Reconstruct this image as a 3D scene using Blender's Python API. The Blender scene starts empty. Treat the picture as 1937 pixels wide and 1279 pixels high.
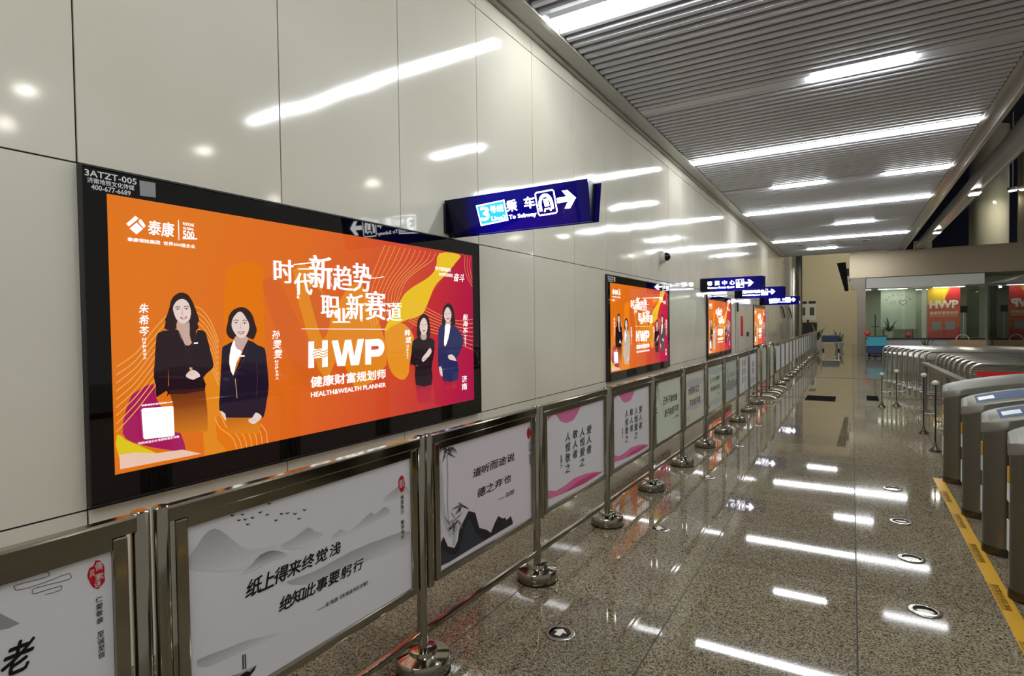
import bpy, bmesh, math, random
from mathutils import Vector, Matrix
from mathutils.geometry import tessellate_polygon
SC = bpy.context.scene
COL = SC.collection
PI = math.pi

# ------------------------------------------------------------------ camera
W_PX, H_PX, F_PX = 1937, 1279, 1071.4
YAW, PITCH, ROLL = math.radians(30.976), math.radians(-1.3605), math.radians(-0.7457)
EYE = Vector((0, 0, 1.45))
fwd = Vector((-math.sin(YAW) * math.cos(PITCH), math.cos(YAW) * math.cos(PITCH), math.sin(PITCH)))
rgt = Vector((math.cos(YAW), math.sin(YAW), 0))
upv = rgt.cross(fwd)
r2 = rgt * math.cos(ROLL) + upv * math.sin(ROLL)
u2 = upv * math.cos(ROLL) - rgt * math.sin(ROLL)
cam_d = bpy.data.cameras.new('camera')
cam_d.sensor_fit = 'HORIZONTAL'
cam_d.sensor_width = 36
cam_d.lens = F_PX / W_PX * 36
cam_d.clip_start = 0.05
cam_d.clip_end = 200
cam = bpy.data.objects.new('camera', cam_d)
COL.objects.link(cam)
cam.matrix_world = Matrix(((r2.x, u2.x, -fwd.x, EYE.x), (r2.y, u2.y, -fwd.y, EYE.y), (r2.z, u2.z, -fwd.z, EYE.z), (0, 0, 0, 1)))
SC.camera = cam

# ------------------------------------------------------------------ world, exposure
world = bpy.data.worlds.new('hall_ambient')
world.use_nodes = True
bg = world.node_tree.nodes['Background']
bg.inputs[0].default_value = (1.0, 0.96, 0.88, 1)
bg.inputs[1].default_value = 0.30
SC.world = world
SC.view_settings.view_transform = 'Standard'
SC.view_settings.look = 'None'
SC.view_settings.gamma = 1
SC.view_settings.use_curve_mapping = False
SC.view_settings.exposure = 0.0
STRIP_POWER = 50.0       # emission of the ceiling strip lights
SPOT_POWER = 60.0        # emission of the small downlights
SC.cycles.max_bounces = 8
SC.cycles.sample_clamp_indirect = 6

# ------------------------------------------------------------------ materials
def lin(c):
    c = c / 255
    return c / 12.92 if c <= 0.04045 else ((c + 0.055) / 1.055) ** 2.4
def srgb(r, g, b): return (lin(r), lin(g), lin(b), 1)
MATS = {}
def pmat(name, col, rough=0.5, metal=0.0, spec=0.5, emit=None, power=0.0, coat=0.0, light=True):
    m = bpy.data.materials.new(name)
    m.use_nodes = True
    b = m.node_tree.nodes['Principled BSDF']
    b.inputs['Base Color'].default_value = col if len(col) == 4 else (*col, 1)
    b.inputs['Roughness'].default_value = rough
    b.inputs['Metallic'].default_value = metal
    b.inputs['Specular IOR Level'].default_value = spec
    if coat: b.inputs['Coat Weight'].default_value = coat; b.inputs['Coat Roughness'].default_value = 0.05
    if emit:
        b.inputs['Emission Color'].default_value = emit
        b.inputs['Emission Strength'].default_value = power
        if not light: m.cycles.emission_sampling = 'NONE'
    MATS[name] = m
    return m
def nodes(m): return m.node_tree.nodes, m.node_tree.links, m.node_tree.nodes['Principled BSDF']
def nd(m, kind, **kw):
    n = m.node_tree.nodes.new(kind)
    for k, v in kw.items():
        if k == 'ins':
            for i, x in v.items(): n.inputs[i].default_value = x
        else: setattr(n, k, v)
    return n
def mth(m, op, a, b=None):
    n = nd(m, 'ShaderNodeMath', operation=op)
    for i, x in enumerate((a, b)):
        if x is None: continue
        if isinstance(x, (int, float)): n.inputs[i].default_value = x
        else: m.node_tree.links.new(x, n.inputs[i])
    return n.outputs[0]
def ramp(m, fac, stops, interp='LINEAR'):
    n = nd(m, 'ShaderNodeValToRGB')
    n.color_ramp.interpolation = interp
    e = n.color_ramp.elements
    while len(e) < len(stops): e.new(0.5)
    for x, (p, c) in zip(e, stops): x.position = p; x.color = c
    m.node_tree.links.new(fac, n.inputs[0])
    return n.outputs[0]

# polished granite floor with tile joints
m = pmat('granite_floor', (0.2, 0.17, 0.13), 0.09)
N, L, B = nodes(m)
co = nd(m, 'ShaderNodeNewGeometry').outputs['Position']
vo = nd(m, 'ShaderNodeTexVoronoi', ins={'Scale': 185.0}); L.new(co, vo.inputs['Vector'])
cs = nd(m, 'ShaderNodeSeparateColor'); L.new(vo.outputs['Color'], cs.inputs[0])
speck = ramp(m, cs.outputs[0], [(0.0, srgb(42, 37, 28)), (0.18, srgb(76, 67, 52)), (0.36, srgb(124, 114, 92)), (0.70, srgb(148, 137, 113)), (0.90, srgb(170, 159, 135)), (1.0, srgb(116, 98, 76))])
nz = nd(m, 'ShaderNodeTexNoise', ins={'Scale': 1.3, 'Detail': 3.0}); L.new(co, nz.inputs['Vector'])
sx = nd(m, 'ShaderNodeSeparateXYZ'); L.new(co, sx.inputs[0])
tx = mth(m, 'DIVIDE', mth(m, 'ADD', sx.outputs[0], 20 * 0.79 + 0.768), 0.79)
ty = mth(m, 'DIVIDE', mth(m, 'ADD', sx.outputs[1], 30 * 0.78 - 2.745), 0.78)
fx, fy = mth(m, 'FRACT', tx), mth(m, 'FRACT', ty)
dx = mth(m, 'MINIMUM', fx, mth(m, 'SUBTRACT', 1.0, fx)); dy = mth(m, 'MINIMUM', fy, mth(m, 'SUBTRACT', 1.0, fy))
jx = mth(m, 'LESS_THAN', dx, 0.0042); jy = mth(m, 'MULTIPLY', mth(m, 'LESS_THAN', dy, 0.0030), 0.6)
joint = mth(m, 'MAXIMUM', jx, jy)
wn = nd(m, 'ShaderNodeTexWhiteNoise', noise_dimensions='2D')
cx = nd(m, 'ShaderNodeCombineXYZ'); L.new(mth(m, 'FLOOR', tx), cx.inputs[0]); L.new(mth(m, 'FLOOR', ty), cx.inputs[1]); L.new(cx.outputs[0], wn.inputs['Vector'])
tone = mth(m, 'ADD', mth(m, 'MULTIPLY', wn.outputs['Value'], 0.22), mth(m, 'ADD', mth(m, 'MULTIPLY', nz.outputs[0], 0.3), 0.58))
hsv = nd(m, 'ShaderNodeHueSaturation'); L.new(speck, hsv.inputs['Color']); L.new(tone, hsv.inputs['Value'])
mx = nd(m, 'ShaderNodeMix', data_type='RGBA'); L.new(joint, mx.inputs[0]); L.new(hsv.outputs[0], mx.inputs[6]); mx.inputs[7].default_value = srgb(38, 33, 28)
L.new(mx.outputs[2], B.inputs['Base Color'])
right_side = mth(m, 'GREATER_THAN', sx.outputs[0], 0.022)     # the slabs beside the gates are worn duller
L.new(mth(m, 'SUBTRACT', 0.28, mth(m, 'MULTIPLY', right_side, 0.235)), B.inputs['Specular IOR Level'])
L.new(mth(m, 'ADD', mth(m, 'ADD', mth(m, 'MULTIPLY', joint, 0.5), mth(m, 'MULTIPLY', right_side, 0.025)), mth(m, 'ADD', mth(m, 'MULTIPLY', nz.outputs[0], 0.03), 0.016)), B.inputs['Roughness'])

# cream enamelled wall panels
m = pmat('enamel_panel', srgb(214, 209, 194), 0.08, spec=0.6)
N, L, B = nodes(m)
tc = nd(m, 'ShaderNodeNewGeometry').outputs['Position']
nz = nd(m, 'ShaderNodeTexNoise', ins={'Scale': 0.9, 'Detail': 2.0}); L.new(tc, nz.inputs['Vector'])
L.new(ramp(m, nz.outputs[0], [(0.3, srgb(216, 211, 192)), (0.7, srgb(226, 221, 206))]), B.inputs['Base Color'])
n2 = nd(m, 'ShaderNodeTexNoise', ins={'Scale': 1.6, 'Detail': 1.0}); L.new(tc, n2.inputs['Vector'])
bp = nd(m, 'ShaderNodeBump', ins={'Strength': 0.08, 'Distance': 0.05}); L.new(n2.outputs[0], bp.inputs['Height']); L.new(bp.outputs[0], B.inputs['Normal'])

pmat('joint_black', (0.012, 0.012, 0.010), 0.6)
pmat('slat_paint', srgb(212, 214, 222), 0.35, metal=0.0)
pmat('ceiling_void', (0.012, 0.012, 0.013), 0.9)
pmat('unlit_void_paint', (0.012, 0.02, 0.06), 0.7)
pmat('trim_paint', srgb(190, 189, 183), 0.25)
pmat('strip_glow', (0.8, 0.8, 0.8), 0.5, emit=(0.93, 0.96, 1.0, 1), power=STRIP_POWER)
pmat('spot_glow', (0.8, 0.8, 0.8), 0.5, emit=(1.0, 0.95, 0.84, 1), power=SPOT_POWER)
pmat('chrome', (0.345, 0.325, 0.27), 0.10, metal=1.0)
pmat('chrome_rough', (0.42, 0.395, 0.34), 0.22, metal=1.0)
pmat('black_gloss', (0.002, 0.002, 0.002), 0.03, spec=0.45)
pmat('black_matt', (0.012, 0.012, 0.013), 0.5)
pmat('rubber', (0.012, 0.012, 0.012), 0.9, spec=0.0)
# back-lit prints: every ink is lit from behind the sheet, under a glossy face
def ink(name, r, g, b, power=1.0, light=False):
    return pmat(name, (0.004, 0.004, 0.004), 0.025, spec=0.5, emit=srgb(r, g, b), power=power * 0.92, light=light)
m = ink('p_sheet', 224, 110, 26, 1.0, True)
N, L, B = nodes(m)
oc = nd(m, 'ShaderNodeTexCoord').outputs['Object']
sx = nd(m, 'ShaderNodeSeparateXYZ'); L.new(oc, sx.inputs[0])
f = mth(m, 'DIVIDE', mth(m, 'ADD', sx.outputs[1], mth(m, 'MULTIPLY', sx.outputs[2], -0.25)), 2.75)
L.new(ramp(m, f, [(0.0, srgb(228, 118, 18)), (0.30, srgb(226, 105, 22)), (0.5, srgb(219, 84, 34)), (0.68, srgb(206, 60, 42)), (0.85, srgb(185, 34, 62)), (1.0, srgb(158, 24, 76))]), B.inputs['Emission Color'])
for a in (('p_amber', 232, 138, 28), ('p_deep', 219, 100, 30), ('p_orange2', 236, 150, 34), ('p_orange3', 221, 84, 44), ('p_magenta', 168, 28, 74), ('p_yellow', 240, 196, 24),
          ('p_purple', 168, 24, 92), ('p_lime', 226, 200, 24), ('p_cream', 240, 200, 176), ('p_thread', 244, 176, 84), ('p_hair', 44, 22, 22), ('p_suit', 36, 18, 28), ('p_navy', 32, 20, 40), ('p_blue', 38, 42, 92),
          ('p_beige', 206, 186, 166), ('p_grey', 84, 78, 84), ('p_skirt', 34, 16, 22), ('p_skin', 236, 212, 202), ('p_skin2', 204, 170, 158), ('p_gold', 212, 176, 108), ('p_lips', 168, 46, 62), ('p_dark', 34, 18, 22), ('p_lapel', 72, 48, 58)):
    ink(*a)
ink('p_white', 255, 255, 255, 1.5)
ink('p_white2', 240, 232, 226, 1.0)
def faded(name, top, z0, z1, fx0, a, b):
    m = ink(name, *top)
    N, L, B = nodes(m)
    oc = nd(m, 'ShaderNodeTexCoord').outputs['Object']
    sx = nd(m, 'ShaderNodeSeparateXYZ'); L.new(oc, sx.inputs[0])
    f = mth(m, 'DIVIDE', mth(m, 'SUBTRACT', sx.outputs[2], z0), z1 - z0)
    L.new(ramp(m, f, [(0.0, srgb(*a)), (0.55, srgb(*b)), (1.0, srgb(*top))]), B.inputs['Emission Color'])
faded('p_skirtfade', (36, 18, 24), 0.20, 0.50, 0, (224, 130, 20), (140, 66, 22))
faded('p_skirtfade2', (40, 20, 40), 0.24, 0.42, 0, (190, 34, 60), (110, 24, 50))
ink('s_white', 255, 255, 255, 9.0, True)
ink('s_cyan', 40, 190, 240, 1.6)
m = ink('s_blue', 0, 0, 90, 0.75, True); m.node_tree.nodes['Principled BSDF'].inputs['Specular IOR Level'].default_value = 0.2
N, L, B = nodes(m)
oc = nd(m, 'ShaderNodeTexCoord').outputs['Object']
sx = nd(m, 'ShaderNodeSeparateXYZ'); L.new(oc, sx.inputs[0])
L.new(ramp(m, mth(m, 'DIVIDE', sx.outputs[0], 1.2), [(0.0, srgb(1, 1, 8)), (0.14, srgb(4, 2, 40)), (0.34, srgb(10, 4, 165)), (0.62, srgb(9, 6, 150)), (0.85, srgb(14, 10, 120)), (1.0, srgb(8, 8, 80))]), B.inputs['Emission Color'])
pmat('sign_case', (0.004, 0.004, 0.012), 0.25)
pmat('p_print', srgb(190, 190, 192), 0.4, emit=srgb(150, 150, 152), power=0.5, light=False)
pmat('p_printgrey', srgb(150, 150, 152), 0.4)
for a in (('paper_white', 230, 228, 232), ('paper_pinkish', 232, 222, 230), ('paper_green', 216, 226, 206), ('paper_beige', 222, 219, 203), ('paper_sage', 196, 206, 188), ('f_black', 16, 15, 16), ('f_ink', 26, 28, 34), ('f_ink2', 46, 54, 66),
          ('f_grey1', 146, 146, 148), ('f_grey2', 156, 154, 158), ('f_grey3', 196, 199, 203), ('f_line', 70, 70, 72), ('f_red', 190, 22, 34), ('f_white', 232, 214, 210), ('f_pink', 228, 120, 170), ('f_pink2', 210, 68, 130)):
    pmat(a[0], srgb(*a[1:]), 0.35, spec=0.4)
for k in range(12):
    w = 1 - k / 12.5
    pmat('f_haze%d' % k, srgb(*[172 + (c - 172) * w for c in (230, 228, 232)]), 0.35, spec=0.4)
    pmat('f_mist%d' % k, srgb(*[122 + (c - 122) * w for c in (226, 224, 228)]), 0.35, spec=0.4)
pmat('gate_panel', (0.05, 0.042, 0.032), 0.3, metal=0.6)
pmat('brushed_steel', (0.235, 0.215, 0.18), 0.30, metal=1.0)
pmat('dark_steel', (0.10, 0.085, 0.065), 0.25, metal=0.9)
pmat('cap_steel', srgb(128, 126, 116), 0.38, metal=0.35)
pmat('reader_blue', srgb(78, 94, 118), 0.5, spec=0.1)
pmat('barrier_white', srgb(176, 172, 162), 0.22, metal=0.85)
pmat('reader_white', srgb(226, 230, 234), 0.3)
pmat('yellow_tape', srgb(206, 156, 12), 0.35)
pmat('tape_ink', srgb(92, 64, 10), 0.5)
pmat('white_plastic', srgb(216, 216, 208), 0.35)
pmat('bronze_fascia', (0.24, 0.20, 0.14), 0.30, metal=1.0)
pmat('post_brown', srgb(132, 122, 108), 0.35, metal=0.4)
pmat('beige_wall', srgb(206, 194, 162), 0.5)
pmat('green_wall', srgb(172, 184, 160), 0.5)
pmat('olive_panel', srgb(72, 82, 50), 0.5)
pmat('column_cream', srgb(222, 218, 190), 0.12)
pmat('red_plain', srgb(200, 30, 30), 0.45)
pmat('ball_red', srgb(226, 74, 76), 0.4)
pmat('cyan_plain', srgb(60, 170, 190), 0.45)
pmat('navy_plain', srgb(40, 60, 100), 0.45)
pmat('leaf_green', srgb(70, 96, 60), 0.6)
pmat('terracotta', srgb(90, 62, 44), 0.7)
pmat('wicker', srgb(190, 160, 122), 0.7)
pmat('roll_orange', srgb(216, 84, 30), 0.4)
pmat('roll_yellow', srgb(226, 180, 30), 0.4)
pmat('roll_red', srgb(200, 36, 40), 0.4)
pmat('roll_white', srgb(235, 226, 210), 0.4)
pmat('counter_white', srgb(190, 186, 188), 0.4)
pmat('magenta_plain', srgb(190, 50, 90), 0.4)
pmat('lamp_soft', (0.8, 0.8, 0.8), 0.5, emit=(1.0, 0.98, 0.9, 1), power=14.0)
m = bpy.data.materials.new('clear_glass'); m.use_nodes = True; MATS['clear_glass'] = m
N, L = m.node_tree.nodes, m.node_tree.links
N.remove(N['Principled BSDF'])
tr = N.new('ShaderNodeBsdfTransparent'); tr.inputs[0].default_value = (0.93, 0.97, 0.92, 1)
gl = N.new('ShaderNodeBsdfGlossy'); gl.inputs['Roughness'].default_value = 0.02
fr = N.new('ShaderNodeFresnel'); fr.inputs[0].default_value = 1.5
ms = N.new('ShaderNodeMixShader'); L.new(fr.outputs[0], ms.inputs[0]); L.new(tr.outputs[0], ms.inputs[1]); L.new(gl.outputs[0], ms.inputs[2]); L.new(ms.outputs[0], N['Material Output'].inputs[0])

# ------------------------------------------------------------------ mesh helpers
class MB:
    """collects geometry, then links it as one mesh object"""
    def __init__(s): s.v = []; s.f = []; s.mi = []; s.sm = []; s.mats = []
    def m(s, mat):
        if mat not in s.mats: s.mats.append(mat)
        return s.mats.index(mat)
    def add(s, vs, fs, mat, smooth=False):
        o = len(s.v); k = s.m(mat)
        s.v += [tuple(x) for x in vs]
        for f in fs: s.f.append(tuple(i + o for i in f)); s.mi.append(k); s.sm.append(smooth)
        return s
    def box(s, x0, x1, y0, y1, z0, z1, mat, bev=0.0):
        if bev <= 0:
            vs = [(x, y, z) for x in (x0, x1) for y in (y0, y1) for z in (z0, z1)]
            return s.add(vs, [(0, 1, 3, 2), (4, 6, 7, 5), (0, 4, 5, 1), (2, 3, 7, 6), (0, 2, 6, 4), (1, 5, 7, 3)], mat)
        bm = bmesh.new(); bmesh.ops.create_cube(bm, size=1)
        for v in bm.verts: v.co = Vector(((x0 + x1) / 2 + v.co.x * (x1 - x0), (y0 + y1) / 2 + v.co.y * (y1 - y0), (z0 + z1) / 2 + v.co.z * (z1 - z0)))
        bmesh.ops.bevel(bm, geom=bm.edges[:] , offset=bev, segments=2, affect='EDGES', profile=0.5)
        bm.verts.index_update()
        s.add([v.co for v in bm.verts], [[v.index for v in f.verts] for f in bm.faces], mat)
        bm.free(); return s
    def lathe(s, prof, mat, c=(0, 0, 0), n=28, smooth=True, axis='z'):
        vs = []; fs = []
        for r, z in prof:
            for i in range(n):
                a = 2 * PI * i / n
                p = (r * math.cos(a), r * math.sin(a), z)
                if axis == 'x': p = (z, p[0], p[1])
                if axis == 'y': p = (p[0], z, p[1])
                vs.append((c[0] + p[0], c[1] + p[1], c[2] + p[2]))
        for j in range(len(prof) - 1):
            for i in range(n):
                fs.append((j * n + i, j * n + (i + 1) % n, (j + 1) * n + (i + 1) % n, (j + 1) * n + i))
        fs.append(tuple(range(n))[::-1]); fs.append(tuple(range((len(prof) - 1) * n, len(prof) * n)))
        return s.add(vs, fs, mat, smooth)
    def tube(s, pts, r, mat, n=10, closed=False):
        pts = [Vector(p) for p in pts]; m = len(pts); vs = []; fs = []
        prev = None
        for i, p in enumerate(pts):
            if closed: t = pts[(i + 1) % m] - pts[i - 1]
            else: t = pts[min(i + 1, m - 1)] - pts[max(i - 1, 0)]
            t.normalize()
            if prev is None:
                a = Vector((0, 0, 1)) if abs(t.z) < 0.9 else Vector((1, 0, 0))
                u = t.cross(a).normalized()
            else: u = (prev - t * prev.dot(t)).normalized()
            prev = u; w = t.cross(u)
            for k in range(n):
                a = 2 * PI * k / n
                vs.append(p + (u * math.cos(a) + w * math.sin(a)) * r)
        for i in range(m if closed else m - 1):
            for k in range(n): fs.append((i * n + k, i * n + (k + 1) % n, ((i + 1) % m) * n + (k + 1) % n, ((i + 1) % m) * n + k))
        if not closed: fs.append(tuple(range(n))[::-1]); fs.append(tuple(range((m - 1) * n, m * n)))
        return s.add(vs, fs, mat, True)
    def prism(s, outline, z0, z1, mat, smooth=False):
        n = len(outline)
        vs = [(x, y, z0) for x, y in outline] + [(x, y, z1) for x, y in outline]
        fs = [(i, (i + 1) % n, n + (i + 1) % n, n + i) for i in range(n)]
        s.add(vs, fs, mat, smooth)
        tri = tessellate_polygon([[Vector((x, y, 0)) for x, y in outline]])
        o = len(s.v) - 2 * n; k = s.m(mat)
        for t in tri:
            s.f.append(tuple(o + i for i in t)); s.mi.append(k); s.sm.append(False)
            s.f.append(tuple(o + n + i for i in reversed(t))); s.mi.append(k); s.sm.append(False)
        return s
    def build(s, name, parent=None, loc=None, **props):
        me = bpy.data.meshes.new(name)
        keep = [i for i, f in enumerate(s.f) if len(set(f)) == len(f) and max(f) < len(s.v)]
        if len(keep) < len(s.f): s.f = [s.f[i] for i in keep]; s.mi = [s.mi[i] for i in keep]; s.sm = [s.sm[i] for i in keep]
        me.from_pydata(s.v, [], s.f)
        for x in s.mats: me.materials.append(MATS[x])
        me.polygons.foreach_set('material_index', s.mi)
        me.polygons.foreach_set('use_smooth', s.sm)
        if me.validate(): pass
        bm = bmesh.new(); bm.from_mesh(me); bmesh.ops.recalc_face_normals(bm, faces=bm.faces[:]); bm.to_mesh(me); bm.free()
        me.update()
        if any(s.sm):
            try: me.set_sharp_from_angle(angle=math.radians(40))
            except Exception: pass
        o = bpy.data.objects.new(name, me); COL.objects.link(o)
        if parent: o.parent = parent
        if loc: o.location = loc
        for k, v in props.items(): o[k] = v
        return o
def thing(name, label, cat, loc=(0, 0, 0), rotz=0.0, group=None):
    o = bpy.data.objects.new(name, None); COL.objects.link(o)
    o.empty_display_size = 0.1
    o.location = loc; o.rotation_euler = (0, 0, rotz)
    o['label'] = label; o['category'] = cat
    if group: o['group'] = group
    return o
def tag(o, label, cat, group=None):
    o['label'] = label; o['category'] = cat
    if group: o['group'] = group
    return o
def struct(mb, name, **kw): return mb.build(name, kind='structure', **kw)
def copy_thing(root, loc, rotz, label, group=None):
    def cp(o, par):
        c = o.copy(); COL.objects.link(c)
        if par: c.parent = par
        for ch in list(o.children): cp(ch, c)
        return c
    c = cp(root, None)
    c.location = loc; c.rotation_euler = (0, 0, rotz); c['label'] = label
    if group: c['group'] = group
    return c

# ------------------------------------------------------------------ flat prints and lettering
GLYPHS = {}
def glyphs(text, bold):
    key = (text, bold)
    if key not in GLYPHS:
        c = bpy.data.curves.new('lettering', 'FONT'); c.body = text; c.size = 1; c.resolution_u = 2
        o = bpy.data.objects.new('lettering', c); COL.objects.link(o)
        dg = bpy.context.evaluated_depsgraph_get(); dg.update()
        me = o.evaluated_get(dg).to_mesh()
        vs = [(v.co.x, v.co.y) for v in me.vertices]; fs = [tuple(p.vertices) for p in me.polygons]
        o.evaluated_get(dg).to_mesh_clear()
        bpy.data.objects.remove(o); bpy.data.curves.remove(c)
        if bold < 0:          # thin horizontals, heavy uprights
            n = len(vs); sh = [-0.026, -0.013, 0, 0.013, 0.026]
            fs = [tuple(i + n * k for i in f) for k in range(5) for f in fs]
            vs = [(x + p, y) for p in sh for x, y in vs]
        if bold > 0:
            b = bold * 0.75; n = len(vs)
            sh = [(0, 0), (b, b * .3), (-b, -b * .3), (-b * .3, b), (b * .3, -b)]
            fs = [tuple(i + n * k for i in f) for k in range(5) for f in fs]
            vs = [(x + p, y + q) for p, q in sh for x, y in vs]
        xs = [v[0] for v in vs]; ys = [v[1] for v in vs]
        x0, x1, y0, y1 = min(xs), max(xs), min(ys), max(ys)
        GLYPHS[key] = ([((x - x0) / (x1 - x0), (y - y0) / (y1 - y0)) for x, y in vs], fs)
    return GLYPHS[key]
def put(mb, items, to3, names, step=0.0004, base=0.0, swap=None):
    """adds the listed print items to mb; to3(u, v, d) maps sheet coordinates and height above the sheet to 3D"""
    for it in items:
        if it[1] not in names: continue
        mat = it[2]
        if swap: mat = swap.get(mat, mat)
        d = base + step * it[3]
        if it[0] == 'p':
            q = it[4]; pts = [(q[i] / 1000, q[i + 1] / 1000) for i in range(0, len(q), 2)]
            tri = tessellate_polygon([[Vector((u, v, 0)) for u, v in pts]])
            mb.add([to3(u, v, d) for u, v in pts], tri, mat)
        elif it[0] == 'l':
            w = it[4] / 2000; q = it[5]; pts = [Vector((q[i] / 1000, q[i + 1] / 1000)) for i in range(0, len(q), 2)]
            pts = [p for i, p in enumerate(pts) if i == 0 or (p - pts[i - 1]).length > 1e-4]
            vs = []; fs = []
            for i, p in enumerate(pts):
                t = pts[min(i + 1, len(pts) - 1)] - pts[max(i - 1, 0)]
                if t.length < 1e-6: t = Vector((1, 0))
                t.normalize(); n = Vector((-t.y, t.x)) * w
                vs += [to3(p.x + n.x, p.y + n.y, d), to3(p.x - n.x, p.y - n.y, d)]
            fs = [(2 * i, 2 * i + 1, 2 * i + 3, 2 * i + 2) for i in range(len(pts) - 1)]
            mb.add(vs, fs, mat)
        else:
            _, _, _, _, txt, u0, v0, u1, v1, bold, sh = it
            gv, gf = glyphs(txt, bold)
            u0, u1, v0, v1 = u0 / 1000, u1 / 1000, v0 / 1000, v1 / 1000
            if u0 > u1: u0, u1 = u1, u0
            k5 = len(gv) // 5 if bold else len(gv)      # the layers that thicken the strokes must not coincide
            vs = [to3(u0 + (u1 - u0) * x + sh * (y - 0.5) * (v1 - v0), v0 + (v1 - v0) * y, d + 0.00005 * (i // k5)) for i, (x, y) in enumerate(gv)]
            mb.add(vs, gf, mat)
    return mb
pmat('spot_far', (0.8, 0.8, 0.8), 0.5, emit=(1.0, 0.95, 0.82, 1), power=120.0)

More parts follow.
